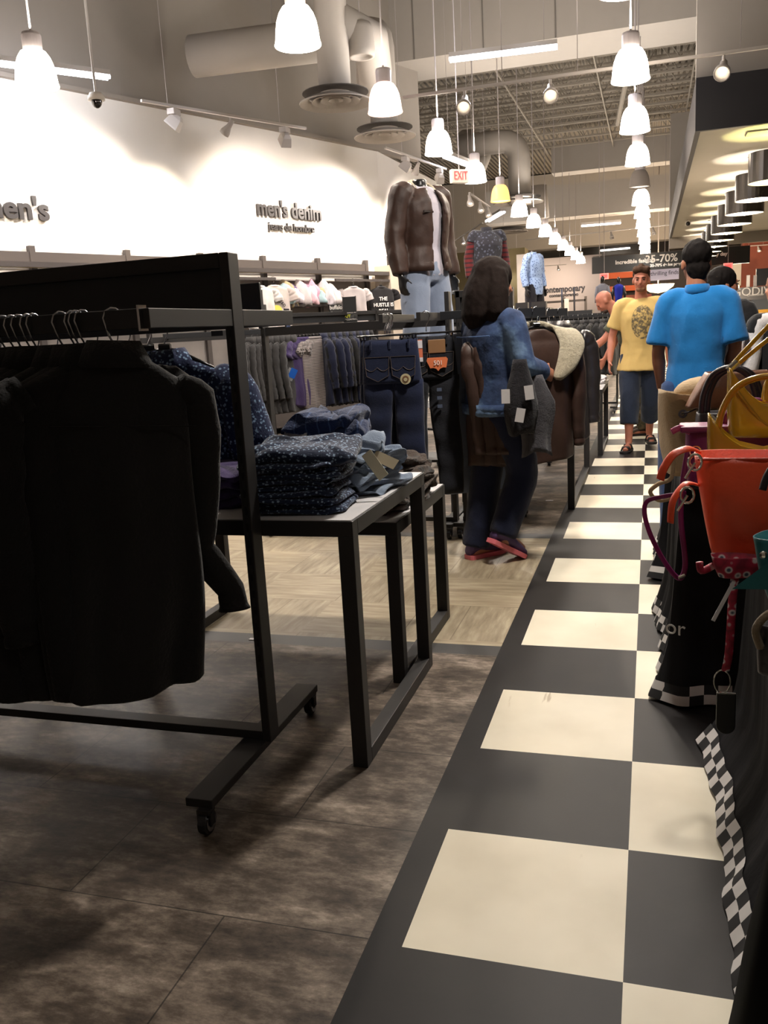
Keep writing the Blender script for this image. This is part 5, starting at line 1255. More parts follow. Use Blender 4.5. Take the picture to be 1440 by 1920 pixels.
SHP = mat('shoe_purple', (74,52,96), .6, var=.2, vs=30); SOLP = mat('sole_pink', (216,110,120), .5, var=0)
shoe(t, J['anL'], J['toL'], SHP, SOLP, 'running_shoe')
sx_ = shoe(t, J['anR'], J['toR']+V((0,-.04,-.04)), SHP, SOLP, 'running_shoe')
def lh(b, M):
    for s_ in (-1, 1): chain(b, [M @ V((s_*.05,.02,.06)), M @ V((s_*.085,.03,-.05)), M @ V((s_*.10,.03,-.16)), M @ V((s_*.085,.02,-.23))], [.06,.065,.065,.035])
    chain(b, [M @ V((0,.06,.06)), M @ V((0,.10,-.06)), M @ V((0,.10,-.18)), M @ V((0,.08,-.235))], [.08,.095,.095,.06], flat=.8)
hair_cap(t, M, HDB, (.10,.118,.108), (0,.02,.04), lh, seed=3, rough=.0025)
t.scale = (1.08, 1.08, 1.075)
hw_ = t.matrix_basis
# garments over her arm
def arm_bundle(mt, p, w_, L, seed, label, tags=0, cat='jacket', rz=0):
    R = []; n = 26
    for i in range(16):
        q = i/15; z = -L*q; ring = []
        for k_ in range(n):
            a = 2*PI*k_/n; s1 = .45+.55*min(1, q*3)
            ring.append(V((w_*s1*math.cos(a)*(1+.15*math.sin(7*q+seed)), .045*(.6+.6*q)*math.sin(a)+.014*q*math.sin(5*a+seed)+.02*q*math.sin(4*q+seed), z+.02*math.sin(2*a+seed)*q)))
        R.append(ring)
    o = MB().rings(R).build('carried_garment', mt, None, smooth=True); o.location = p; o.rotation_euler = (0, 0, rz); tag(o, label, cat)
    for k_ in range(tags):
        MB().box(-.025, .025, -.004, -.001, -.05, .03, Matrix.Translation((w_*.5-.05*k_, -.065, -L*(.42+.3*k_))) @ Matrix.Rotation(.3*k_-.1, 4, 'Y')).build('white_tag', mat('card_white', (210,206,206)), o)
    return o
p = at(975, 690, Y=5.0); arm_bundle(fabric('carried_dark', (30,28,32), wrinkle=.6), p+V((0,0,.05)), .085, .42, 3, 'dark garment with white tags carried over the arm of the denim jacket person', 2, rz=.2)
p = at(995, 730, Y=5.06); arm_bundle(fabric('carried_grey', (66,64,68), wrinkle=.6), p+V((.03,.02,.08)), .10, .46, 5, 'grey garment swinging in front of the denim jacket person', 0, rz=.5)
p = at(948, 740, Y=4.92); o = MB().box(-.024, .024, -.002, .002, -.05, .03).build('price_card', mat('card_white', (210,206,206))); put(o, p.x, p.y, p.z, .2, (0,0), 'white square tag dangling below the denim jacket sleeve', 'tag')
# --- mannequins
MANQ = mat('mannequin_black', (26,25,26), .3, var=0)
def mannequin(loc, rz, label, topf, legm, s=1.08, hanging=(-.02,)):
    J = skel(elR=(-.26,.03,1.15), wrR=(-.27,-.03,.88), elL=(.26,.03,1.15), wrL=(.27,-.03,.88), knR=(-.13,-.02,.5), anR=(-.15,.03,.085), knL=(.13,-.02,.5), anL=(.15,.03,.085))
    t, M, o = figure('mannequin', label, 'mannequin', loc, rz, J, MANQ, vox=.011, headless=True)
    trousers(t, J, legm, 'jeans', seed=15, r0=.112, r1=.085, length=1.0)
    topf(t, J); t.scale = (s, s, s)
    MB().lathe([(.001,0), (.22,0), (.22,-.012), (.001,-.012)], n=30).build('stand_plate', mat('plate_white', (200,196,192), .3), t)
    return t, J
def leather_top(t, J):
    top_garment(t, J, fabric('inner_tee', (180,174,184), wrinkle=.3), 'inner_t_shirt', sleeve=.3, gx=1.0, gy=1.06, sr=.06, hem=.0, seed=16)
    # jacket: open at the front
    b = MB(); S = torso_secs(J, 1.2, 1.34, 0, add=.014)
    S[0] = (J['hip']+V((0,0,-.02)), S[1][1]*.96, S[1][2]*.96, S[1][3], S[1][4]); R = []
    for c, rx, ry, xd, yd in S[:-1]:
        outer = [c+xd*rx*math.cos(a)+yd*ry*math.sin(a) for a in [-PI/2+.30+(2*PI-.6)*q/30 for q in range(31)]]
        inner = [c+xd*(rx-.022)*math.cos(a)+yd*(ry-.022)*math.sin(a) for a in [-PI/2+.30+(2*PI-.6)*q/30 for q in range(31)]]
        R.append(outer+inner[::-1])
    b.rings(R)
    for s_, a in ((-1, 'R'), (1, 'L')):
        sh, el, wr = J['sh'+a], J['el'+a], J['wr'+a]
        chain(b, [lerp(J['neck'], sh, .5)-V((0,0,.02)), sh+V((s_*.012,0,.01)), lerp(sh, el, .5), el, lerp(el, wr, .5), lerp(el, wr, .95)], [.06,.084,.08,.074,.066,.056], 16)
    remesh(b, .010, 'leather_jacket', LEAT, t, wr=.006, ws=9, smooth=3, seed=17)
    S0 = S[0]
    R = []
    for dz in (-.01, .05):
        R.append([S0[0]+V((0,0,dz))+S0[3]*(S0[1]+.006)*math.cos(a)+S0[4]*(S0[2]+.006)*math.sin(a) for a in [-PI/2+.32+(2*PI-.64)*q/30 for q in range(31)]]+[S0[0]+V((0,0,dz))+S0[3]*(S0[1]-.01)*math.cos(a)+S0[4]*(S0[2]-.01)*math.sin(a) for a in reversed([-PI/2+.32+(2*PI-.64)*q/30 for q in range(31)])])
    MB().rings(R).build('jacket_waistband', LEAT, t, smooth=True)
    n_ = J['neck']; P = [n_+V(q) for q in ((-.11,-.125,-.20), (-.135,-.10,-.10), (-.14,-.03,-.01), (-.10,.05,.02), (0,.09,.035), (.10,.05,.02), (.14,-.03,-.01), (.135,-.10,-.10), (.11,-.125,-.20))]
    Wd = [V((-1,-.1,0)), V((-1,-.2,-.3)), V((-.9,0,-.6)), V((-.5,.5,-.6)), V((0,.8,-.6)), V((.5,.5,-.6)), V((.9,0,-.6)), V((1,-.2,-.3)), V((1,-.1,0))]; hw2 = [.03,.055,.06,.055,.055,.055,.06,.055,.03]; R = []
    for i, p in enumerate(P):
        tt = (P[min(i+1, 8)]-P[max(i-1, 0)]).normalized(); x = (Wd[i]-tt*Wd[i].dot(tt)).normalized(); yv = tt.cross(x)
        R.append([p+x*hw2[i]*math.cos(a)+yv*.024*math.sin(a) for a in [2*PI*q/12 for q in range(12)]])
    smoothmod(MB().rings(R).build('fur_collar', FUR, t), 2)
    b = MB(); b.box(-.15,-.055,-.168,-.160,1.30,1.312); b.build('pocket_seam', mat('leather_seam', (34,24,20), .6), t)
m1 = V((at(788, 335, Y=6.75).x, 6.75, at(788, 335, Y=6.75).z-1.555*1.07)); 
mannequin(m1, math.radians(60), 'headless black mannequin in brown leather jacket with cream fur collar and light jeans', leather_top, DENL, 1.07)
def dshirt(t, J):
    top_garment(t, J, fabric('dark_vest', (40,38,44), (78,80,94), floral=25, wrinkle=.4), 'denim_vest', sleeve=.14, gx=1.2, gy=1.28, sr=.08, hem=-.0, seed=18, add=.006)
    top_garment(t, J, fabric('red_flannel', (88,24,26), (44,22,26), stripes=(2,.06,.4), wrinkle=.4), 'flannel_shirt', sleeve=.97, gx=1.08, gy=1.12, sr=.07, hem=-.06, seed=19)
    stack(b := MB(), [(J['neck']+V((0,0,-.05)), .10, .09), (J['neck']+V((0,0,.01)), .075, .07), (J['neck']+V((0,0,.06)), .075, .07)]); b.build('collar', fabric('dark_vest', (40,38,44)), t, smooth=True)
q = at(912, 425, Y=13.0); mannequin((q.x, 13.0, q.z-1.56*1.07), math.radians(30), 'headless mannequin in dark vest over a red flannel shirt, above the dark haired woman', dshirt, fabric('grey_trousers', (120,114,116)), 1.07)
def bshirt(t, J):
    top_garment(t, J, fabric('blue_print', (148,170,208), (70,90,140), floral=30, wrinkle=.4), 'print_shirt', sleeve=.92, gx=1.12, gy=1.16, sr=.072, hem=-.10, seed=20)
    stack(b := MB(), [(J['neck']+V((0,0,-.05)), .09, .08), (J['neck']+V((0,0,.0)), .07, .066), (J['neck']+V((0,0,.04)), .068, .064)]); b.build('shirt_collar', fabric('blue_print', (148,170,208)), t, smooth=True)
q = at(1000, 470, Y=17.6); mannequin((q.x, 17.6, q.z-1.56*1.07), math.radians(60), 'headless mannequin in pale blue printed shirt and dark trousers', bshirt, fabric('dark_trousers', (30,28,34)), 1.07)
# platforms that carry the mannequins
def riser(x, y, z, label, w_=.7):
    t = empty('mannequin_platform', label, 'platform', (x, y, 0))
    MB().box(-w_/2, w_/2, -w_/2, w_/2, z-.05, z-.013).build('deck', WHT, t); b = MB()
    for sx in (-1, 1):
        for sy in (-1, 1): MB().box(sx*w_*.42-.02, sx*w_*.42+.02, sy*w_*.42-.02, sy*w_*.42+.02, 0, z-.05).build('leg', BLK, t)
    for zz in (.4,): MB().box(-w_*.44, w_*.44, -w_*.44, w_*.44, zz, zz+.02).build('shelf', BLK, t)
riser(m1.x, m1.y, m1.z, 'stand with white deck under the leather jacket mannequin', .5)
for o in [o for o in COL.objects if o.name.startswith('mannequin') and o.name in ('mannequin.001', 'mannequin.002')]:
    riser(o.location.x, o.location.y, o.location.z, 'tall dark stand carrying the %s mannequin' % ('red flannel' if o.name.endswith('1') else 'pale blue shirted'), .6)
# ------------------------------------------------------------------ draped tables at the right
k = NT('black_drape'); vec = k.coord(); k.color(lin((25,24,26))); k.bump(k.noise(k.coord(scale=(1,1,.2)), 12, 4), .4, .02); k.b.inputs['Roughness'].default_value = .85; k.b.inputs['Specular IOR Level'].default_value = .12
DRP = k.m
k = NT('checker_cloth'); xs = k.sep(k.coord('UV')); CQ = .044
ck = k.math('GREATER_THAN', k.math('MODULO', k.math('ADD', k.math('ADD', k.math('FLOOR', k.math('DIVIDE', xs[0], CQ)), k.math('FLOOR', k.math('DIVIDE', xs[1], CQ))), 400), 2), .5)
k.color(k.mix(ck, lin((24,23,25)), lin((196,192,190)))); k.b.inputs['Roughness'].default_value = .85
CKC = k.m
def draped(label, x0, x1, y0, y1, z, seed=0, out=.10, fold=.02, wl=.16, fl=.0, cf=.03):
    t = empty('draped_table', label, 'table', ((x0+x1)/2, (y0+y1)/2, 0))
    hx, hy = (x1-x0)/2, (y1-y0)/2
    MB().box(-hx+.02, hx-.02, -hy+.02, hy-.02, z-.03, z-.004).build('table_top', BLK, t)
    for sx in (-1, 1):
        for sy in (-1, 1): MB().box(sx*(hx-.07)-.02, sx*(hx-.07)+.02, sy*(hy-.07)-.02, sy*(hy-.07)+.02, 0, z-.03).build('leg', BLK, t)
    per = []; n = 260; L = 4*(hx+hy)
    for i in range(n):
        s = L*i/n
        if s < 2*hy: p, nn = V((-hx, -hy+s, 0)), V((-1,0,0))
        elif s < 2*hy+2*hx: p, nn = V((-hx+s-2*hy, hy, 0)), V((0,1,0))
        elif s < 4*hy+2*hx: p, nn = V((hx, hy-(s-2*hy-2*hx), 0)), V((1,0,0))
        else: p, nn = V((hx-(s-4*hy-2*hx), -hy, 0)), V((0,-1,0))
        cd = min(abs(abs(p.x)-hx)+abs(abs(p.y)-hy), .2)/.2            # corners flare out
        per.append((s, p, nn, 1-cd))
    R = [[p*.97+V((0,0,z+.003)) for s, p, nn, c in per], [p+V((0,0,z)) for s, p, nn, c in per]]
    for i in range(1, 13):
        q = i/12; ring = []
        for s, p, nn, c in per:
            dd = V((p.x/hx if abs(abs(p.x)-hx) < .2 else 0, p.y/hy if abs(abs(p.y)-hy) < .2 else 0, 0))
            f_ = fold*q**.6*(math.sin(2*PI*s/wl+seed)+.5*math.sin(2*PI*s/(wl*.43)+seed*2+2*q)+.7*math.sin(2*PI*s/(wl*3.1)+1))
            ring.append(p + nn*(out*q*.35+f_+fl*max(0, (q-.7)/.3)**1.6) + dd*c*cf*q + V((0,0,z*(1-q)+.012)))
        R.append(ring)
    o = MB().rings(R, cap=False).build('drape_cloth', DRP, t, smooth=True); R2 = R
    MB().box(-hx*.98, hx*.98, -hy*.98, hy*.98, z, z+.004).build('cloth_top', DRP, t)
    # checkered border near the hem
    b = MB(); m_ = len(per); R = []
    for j, q in enumerate((0, .5, 1)):
        ring = []
        for i, (s, p, nn, c) in enumerate(per):
            lo, hi = R2[-1][i], R2[-2][i]; pt = lerp(lo, hi, q*1.0) if True else lo
            ring.append(pt+nn*.004+V((0,0,.001)))
        R.append(ring)
    me_o = b.rings(R, cap=False).build('checkered_hem', CKC, t, smooth=True); me = me_o.data
    uv = me.uv_layers.new(name='UVMap'); nv_ = m_; 
    for pl in me.polygons:
        ss = [per[me.loops[li].vertex_index % nv_][0] for li in pl.loop_indices]; wrap = max(ss)-min(ss) > L/2
        for li in pl.loop_indices:
            vi = me.loops[li].vertex_index; u_ = per[vi % nv_][0]; u_ += L if (wrap and u_ < L/2) else 0
            uv.data[li].uv = (u_, (vi//nv_)*.5*CQ*2)
    return t
draped('nearest table draped in black cloth with black and white checkered hem', .31, 1.1, .75, 2.86, .78, 1, out=.03, fold=.006, fl=.11, wl=.31)
draped('middle table draped in black cloth, its checkered corner resting on the aisle', .115, 1.0, 3.24, 4.25, .80, 2, out=.04, fold=.012, fl=.05, wl=.27)
draped('farther table draped in black cloth with checkered hem under the beige bag', .10, 1.0, 4.85, 5.5, .78, 3, out=.04, fold=.012, fl=.05, wl=.27)
o = text_obj('or', .08, mat('cloth_white', (190,188,186), .8, var=0), 'cloth_lettering', None, .001, frame_M(at(1266, 1178, Y=3.165), (.92,-.38,0)))
o.parent = None; tag(o, 'white or lettering printed low on the middle black drape', 'lettering')
# display risers on the near table
t = empty('display_box', 'low black covered riser under the handbags', 'display box', (.68, 2.15, .785)); MB().box(-.30,.35,-.9,.5,0,.16).build('box_body', DRP, t, bevel=.01)
# ------------------------------------------------------------------ bags
def leather(name, c, **k_): return mat(name, c, .42, var=.12, vs=14, bump=.25, bs=90, **k_)
ORG = leather('orange_leather', (238,84,46)); YEL = mat('yellow_patent', (178,138,30), .22, var=.15, vs=10, bump=.2, bs=40, coat=.5); MAG = leather('magenta_leather', (116,28,88))
BEI = fabric('beige_canvas', (176,152,118), wrinkle=.4); TANL = leather('tan_leather', (120,78,54)); DKL = leather('dark_purple_leather', (38,30,36)); TEA = leather('teal_leather', (26,100,106)); SIL = mat('silver_hardware', (210,208,200), .18, 1, var=0)
TAUP = fabric('taupe_canvas', (104,94,72), wrinkle=.3)
def bag_body(mt, w0, w1, d0, d1, h, name, parent, seed=0, peak=0, sag=0, n=40, open_=True, wr=.006):
    """w0,d0 bottom, w1,d1 top; peak lifts the ends of the mouth"""
    R = []; rows = 16
    for i in range(rows+1):
        q = i/rows; hw = lerp(w0, w1, q)/2*(1+.03*math.sin(PI*q)); hd = lerp(d0, d1, q)/2*(1+.25*math.sin(PI*q*.9))
        ring = []
        for k_ in range(n):
            a = 2*PI*k_/n; x = hw*abs(math.cos(a))**.45*(1 if math.cos(a) > 0 else -1); y = hd*abs(math.sin(a))**.55*(1 if math.sin(a) > 0 else -1)
            z = h*q + peak*max(0, q-.3)/.7*(abs(x)/(w1/2))**2.2 - sag*q*(1-(abs(x)/(w1/2))**2)
            nz_ = noise.noise(V((x*7+seed*5, y*7, z*5)))*wr*2.2+noise.noise(V((x*16+seed, z*11, y*9)))*wr
            if i == 0: z += .012*(abs(x)/hw)**4*0
            ring.append(V((x*(1+nz_*1.5), y+nz_*(1 if y > 0 else -1), z)))
        R.append(ring)
    lid = [V((q_.x*.88, q_.y*.8, q_.z)) for q_ in R[int(rows*.45)]]
    R = [[V((p.x*.9, p.y*.85, p.z)) + V((0,0,-.002)) for p in R[0]]]+R+[[V((p.x*.98, p.y*.93, p.z)) for p in R[-1]], lid]
    return MB().rings(R).build(name, mt, parent, smooth=True)
def strap(pts, r_, mt, name, parent, n=10, flat=1.0, sub=6, ref=None):
    # Catmull-Rom through the points
    P = [V(p) for p in pts]; Q = []
    for i in range(len(P)-1):
        a, b, c, d = P[max(i-1, 0)], P[i], P[i+1], P[min(i+2, len(P)-1)]
        for j in range(sub):
            s = j/sub; Q.append(.5*((2*b)+(c-a)*s+(2*a-5*b+4*c-d)*s*s+(3*b-a-3*c+d)*s**3))
    Q.append(P[-1]); return MB().tube(Q, r_, n, flat=flat, ref=ref).build(name, mt, parent, smooth=True)
def arch(cx, w_, y, z0, h): return [(cx-w_/2, y, z0), (cx-w_*.46, y, z0+h*.45), (cx-w_*.3, y, z0+h*.85), (cx, y, z0+h), (cx+w_*.3, y, z0+h*.85), (cx+w_*.46, y, z0+h*.45), (cx+w_/2, y, z0)]
def bagroot(name, label, px, py, Y, rz, cat='handbag', z=None):
    p = at(px, py, Y=Y); p.z = z if z is not None else p.z
    return empty(name, label, cat, p, rz)
# orange tote hanging over the table edge
t = bagroot('handbag', 'bright orange leather tote bag with slumped top hanging over the table edge', 1424, 1052, 2.05, -.06)
bag_body(ORG, .20, .285, .09, .12, .245, 'bag_body', t, 1, peak=.0, wr=.012)
MB().tube([V((x, -.062+.004*math.sin(9*x), .243)) for x in [-.135+.27*i/14 for i in range(15)]], .0035, 6).build('rim_piping', leather('orange_dark', (196,58,28)), t)
strap([(-.135,-.02,.255), (-.155,-.05,.265), (-.185,-.07,.255), (-.205,-.08,.225), (-.212,-.08,.20)], .011, ORG, 'shoulder_strap', t, flat=.3, ref=(0,1,0))
strap([(-.135,-.03,.18), (-.16,-.05,.185), (-.185,-.07,.15), (-.19,-.07,.10)], .010, ORG, 'strap_loop', t, flat=.3, ref=(0,1,0))
for x, z in ((-.14,.238), (-.155,.165)):
    h_ = MB().tube([V((x+.014*math.cos(a), -.075, z+.018*math.sin(a))) for a in [2*PI*q/14 for q in range(15)]], .003, 6); h_.tube([V((x,-.078,z)), V((x-.02,-.08,z-.035))], .003, 6); h_.build('metal_clasp', SIL, t)
# yellow patent bags
t = bagroot('handbag', 'glossy mustard yellow crocodile bag with pointed corners, right behind the orange tote', 1432, 900, 2.50, -.04)
b1 = bag_body(YEL, .27, .29, .10, .09, .10, 'bag_body', t, 2, peak=.085, sag=.015)
strap(arch(0, .24, -.03, .12, .16), .009, YEL, 'handle', t)
for x in (-.14, .14): MB().tube([V((x,-.01,.175)), V((x+.018,-.02,.16))], .009, 8).build('metal_corner', SIL, t)
strap([(-.135,-.03,.165), (-.07,-.055,.075), (0,-.06,.05), (.07,-.055,.075), (.135,-.03,.165)], .004, leather('yellow_piping', (150,112,26)), 'piping', t)
strap([(-.10,-.052,.03), (-.03,-.066,.012), (0,-.068,.02), (.04,-.066,.012), (.10,-.052,.03)], .008, YEL, 'bow_knot', t, flat=.6)
t = bagroot('handbag', 'second mustard yellow bag with tall handles, standing behind the first yellow one', 1462, 815, 2.72, .05)
bag_body(YEL, .27, .29, .10, .09, .10, 'bag_body', t, 3, peak=.10, sag=.02)
strap([(-.14,0,.20), (-.06,0,.29), (.02,0,.37), (.10,0,.42)], .0065, YEL, 'handle', t); strap([(-.135,.02,.19), (-.04,.02,.27), (.04,.02,.33), (.12,.02,.37)], .0065, YEL, 'handle', t)
strap(arch(.03, .15, -.03, .10, .13), .010, YEL, 'handle', t); strap(arch(.06, .2, .03, .10, .11), .009, YEL, 'handle', t)
MB().tube([V((-.145,-.0,.19)), V((-.12,0,.215))], .011, 8).build('metal_corner', SIL, t)
strap([(-.13,-.04,.14), (-.05,-.058,.04), (.04,-.058,.02), (.13,-.05,.02)], .005, leather('yellow_piping', (150,112,26)), 'piping', t)
# magenta bag
t = bagroot('handbag', 'magenta purple leather bag with long drooping strap, between the beige and orange bags', 1368, 905, 2.85, .0)
bag_body(MAG, .25, .26, .10, .10, .17, 'bag_body', t, 4, peak=.01)
MB().box(-.15, .15, -.06, .06, .165, .185).build('zip_top', MAG, t, bevel=.006)
strap([(-.12,-.03,.165), (-.15,-.05,.18), (-.175,-.06,.17)], .010, leather('pink_tab', (170,70,120)), 'zip_tab', t, flat=.4)
strap([(-.125,-.05,.12), (-.14,-.07,.02), (-.145,-.08,-.10), (-.13,-.09,-.24), (-.15,-.10,-.285), (-.20,-.10,-.22), (-.245,-.09,-.12), (-.25,-.08,-.05), (-.20,-.075,-.03), (-.13,-.07,-.02)], .0085, MAG, 'shoulder_strap', t, flat=.4)
h_ = MB()
for q in range(2): h_.tube([V((-.105+.016*math.cos(a), -.07, .11-.03*q+.016*math.sin(a))) for a in [2*PI*q_/14 for q_ in range(15)]], .003, 6)
h_.build('metal_clasp', SIL, t); MB().tube([V((-.15,-.1,-.285)), V((-.13,-.1,-.275))], .006, 8).build('strap_buckle', SIL, t)
strap(arch(.06, .16, 0, .175, .08), .008, MAG, 'handle', t)
# beige backpack
t = bagroot('backpack', 'slouchy beige canvas backpack with metal eyelets at the aisle side of the bags', 1290, 885, 3.45, .25, 'backpack')
bag_body(BEI, .15, .22, .14, .16, .30, 'bag_body', t, 5, peak=.02, wr=.022)
MB().ell((.06,0,.30), (.12,.09,.06), 12).build('gathered_top', BEI, t, smooth=True)
e_ = MB()
for x, z in ((-.055,.235), (.035,.20)):
    MB().lathe([(.007,0), (.016,0), (.016,.006), (.007,.006)], n=18, M=Matrix.Translation((x,-.105,z)) @ Matrix.Rotation(PI/2, 4, 'X')).build('eyelet', SIL, t)
MB().box(-.005,.07,-.108,-.10,.13,.25).build('grey_patch', fabric('grey_beige', (130,116,96)), t, bevel=.01)
strap([(-.06,-.11,.235), (-.03,-.125,.245), (.03,-.12,.27), (.07,-.1,.29)], .0025, DKL, 'drawstring', t); strap([(.05,-.09,.31), (.06,-.1,.345), (.10,-.09,.36), (.13,-.05,.36)], .003, DKL, 'drawstring', t)
strap([(-.08,-.08,.08), (-.09,-.10,.0), (-.14,-.11,-.02), (-.17,-.11,-.05), (-.13,-.11,-.085), (-.06,-.11,-.06), (-.02,-.11,.0)], .008, BEI, 'shoulder_strap', t, flat=.35)
strap([(-.02,-.12,.05), (.0,-.13,.10), (.02,-.13,.02), (-.02,-.12,-.10), (-.04,-.12,-.20)], .010, TAUP, 'side_strap', t, flat=.35)
MB().box(-.065,-.025,-.128,-.118,-.27,-.17).build('strap_end_tab', TAUP, t); MB().box(-.05,-.02,-.13,-.12,-.10,-.085).build('strap_buckle', SIL, t)
# tan bag with dark handles behind
t = bagroot('handbag', 'tan brown leather bag with thick dark arched handles behind the yellow bags', 1380, 760, 3.30, .1)
bag_body(TANL, .34, .20, .14, .08, .12, 'bag_body', t, 6, wr=.012)
t = bagroot('handbag', 'black bag with thick dark arched handles and dark rim behind the yellow bags', 1400, 830, 3.08, .0)
bag_body(DKL, .32, .32, .10, .10, .105, 'bag_body', t, 7)
strap(arch(-.06, .17, -.02, .10, .15), .010, DKL, 'handle', t); strap(arch(-.04, .17, .02, .10, .145), .010, DKL, 'handle', t)
# teal bag and small things at the right edge
t = bagroot('handbag', 'teal leather bag at the right picture edge, lowest of the bags', 1514, 1132, 1.78, -.5)
bag_body(TEA, .13, .20, .08, .10, .13, 'bag_body', t, 8, wr=.01); MB().ell((-.06,-.07,.105), (.008,.008,.008), 8).build('stud', SIL, t)
MB().prism([(-.115,-.06), (.07,-.03), (.07,.05), (-.02,.03)], .01, Matrix.Translation((0,-.07,.09)) @ Matrix.Rotation(PI/2, 4, 'X')).build('front_flap', TEA, t)
strap([(-.04,-.075,.29), (-.055,-.08,.26), (-.06,-.085,.235)], .007, DKL, 'tassel', t)
k = NT('red_floral'); vo = k.n('ShaderNodeTexVoronoi'); vo.inputs['Scale'].default_value = 45; k.l(k.coord(), vo.inputs['Vector'])
k.color(k.ramp(vo.outputs['Distance'], [(.15, lin((60,70,90))), (.28, lin((215,205,205))), (.42, lin((170,24,56))), (.8, lin((120,14,40)))])); k.b.inputs['Roughness'].default_value = .7; RFL = k.m
t = bagroot('pouch', 'small red floral fabric pouch hanging under the orange tote', 1392, 1078, 1.98, .0, 'pouch')
bag_body(RFL, .10, .13, .03, .03, .045, 'pouch_body', t, 9, wr=.02)
strap([(-.06,0,.02), (-.085,-.01,.01), (-.09,-.01,.03)], .008, RFL, 'pouch_tab', t)
p0 = at(1378, 1085, Y=1.96); 
t = empty('lanyard', 'long red floral fabric lanyard ending in a ring and a black leather key fob', 'lanyard', p0)
e_ = [at(x, y, Y=Y)-p0 for x, y, Y in ((1378,1085,1.96), (1373,1130,1.97), (1370,1180,1.98), (1366,1230,1.99), (1360,1258,2.0))]
strap(e_, .009, RFL, 'lanyard_band', t, flat=.35)
rc = at(1354, 1278, Y=2.0)-p0; MB().tube([rc+V((.018*math.cos(a), 0, .028*math.sin(a))) for a in [2*PI*q/20 for q in range(21)]], .0018, 6).build('key_ring', SIL, t)
fc = at(1361, 1333, Y=2.0)-p0; P = [(-.021,.045), (.021,.045)]+[(.021*math.cos(a), -.035+.021*math.sin(a)) for a in [-PI*q/10 for q in range(11)]]
MB().prism(P, .01, Matrix.Translation(fc+V((0,.005,0))) @ Matrix.Rotation(PI/2, 4, 'X')).build('key_fob', mat('fob_black', (14,14,15), .35, var=0), t, bevel=.002)
MB().box(-.02,.02,-.007,-.005,.044,.047,Matrix.Translation(fc)).build('fob_edge', SIL, t)
pt = at(1362, 1105, Y=1.95); pb = at(1351, 1143, Y=1.95)
o = MB().box(-.004, .004, -.0008, .0008, -.055, .045).build('price_card', mat('card_white', (210,206,206))); put(o, (pt.x+pb.x)/2+.002, 1.95, (pt.z+pb.z)/2, .0, (0, .42), 'narrow white hang tag slanting below the red floral pouch', 'tag')
t = bagroot('handbag', 'dark bag with grey curled handle at the right edge below the teal bag', 1452, 1260, 1.72, 0)
bag_body(DKL, .06, .07, .04, .04, .10, 'bag_body', t, 10); strap([(-.03,-.03,.06), (-.04,-.04,.10), (-.02,-.04,.13), (.01,-.04,.14)], .008, fabric('grey_beige', (130,116,96)), 'handle', t)
t = bagroot('garment_bag', 'plain black bag at the lower right picture corner', 1500, 1900, 1.5, 0, 'bag', z=0)
bag_body(mat('plain_black', (8,8,9), .8, var=0, spec=.1), .26, .08, .16, .06, .62, 'bag_body', t, 11)
# ------------------------------------------------------------------ far end of the store
CW = mat('cream_wall', (206,192,178), .8, var=.02)
y_ = 45.0; xa, xb = at(982, 550, Y=y_).x, at(1128, 550, Y=y_).x
slab('wall_back', xa, xb, y_, y_+.2, 0, 4.55, CW)
o = text_obj('contemporary', .42, LET, 'wall_lettering', None, .02, frame_M(at(1056, 542, Y=y_-.03), (1,0,0)), (.86,1), .01); tag(o, 'distant dark lettering reading contemporary on the cream wall', 'sign')
o = text_obj('contemporaneo', .22, LET, 'wall_lettering', None, .02, frame_M(at(1057, 553, Y=y_-.03), (1,0,0)), (1,1), .004); tag(o, 'small distant lettering reading contemporaneo below contemporary', 'sign')
for px in (1010, 1060, 1105): light('SPOT', 'wall_wash', at(px, 505, Y=42.5), 110, (1,.85,.78), .2, at(px, 545, Y=y_), 1.9, 1)
def far_box(name, px0, px1, py0, py1, Y, d, mt, label, cat, group=None, z0=None):
    a = at(px0, (py0+py1)/2, Y=Y); b_ = at(px1, (py0+py1)/2, Y=Y); zt = at((px0+px1)/2, py0, Y=Y).z; zb = z0 if z0 is not None else at((px0+px1)/2, py1, Y=Y).z
    cx = (a.x+b_.x)/2; o = MB().box(-(b_.x-a.x)/2, (b_.x-a.x)/2, 0, d, 0, zt-zb).build(name, mt); o.location = (cx, Y, zb); return tag(o, label, cat, group)
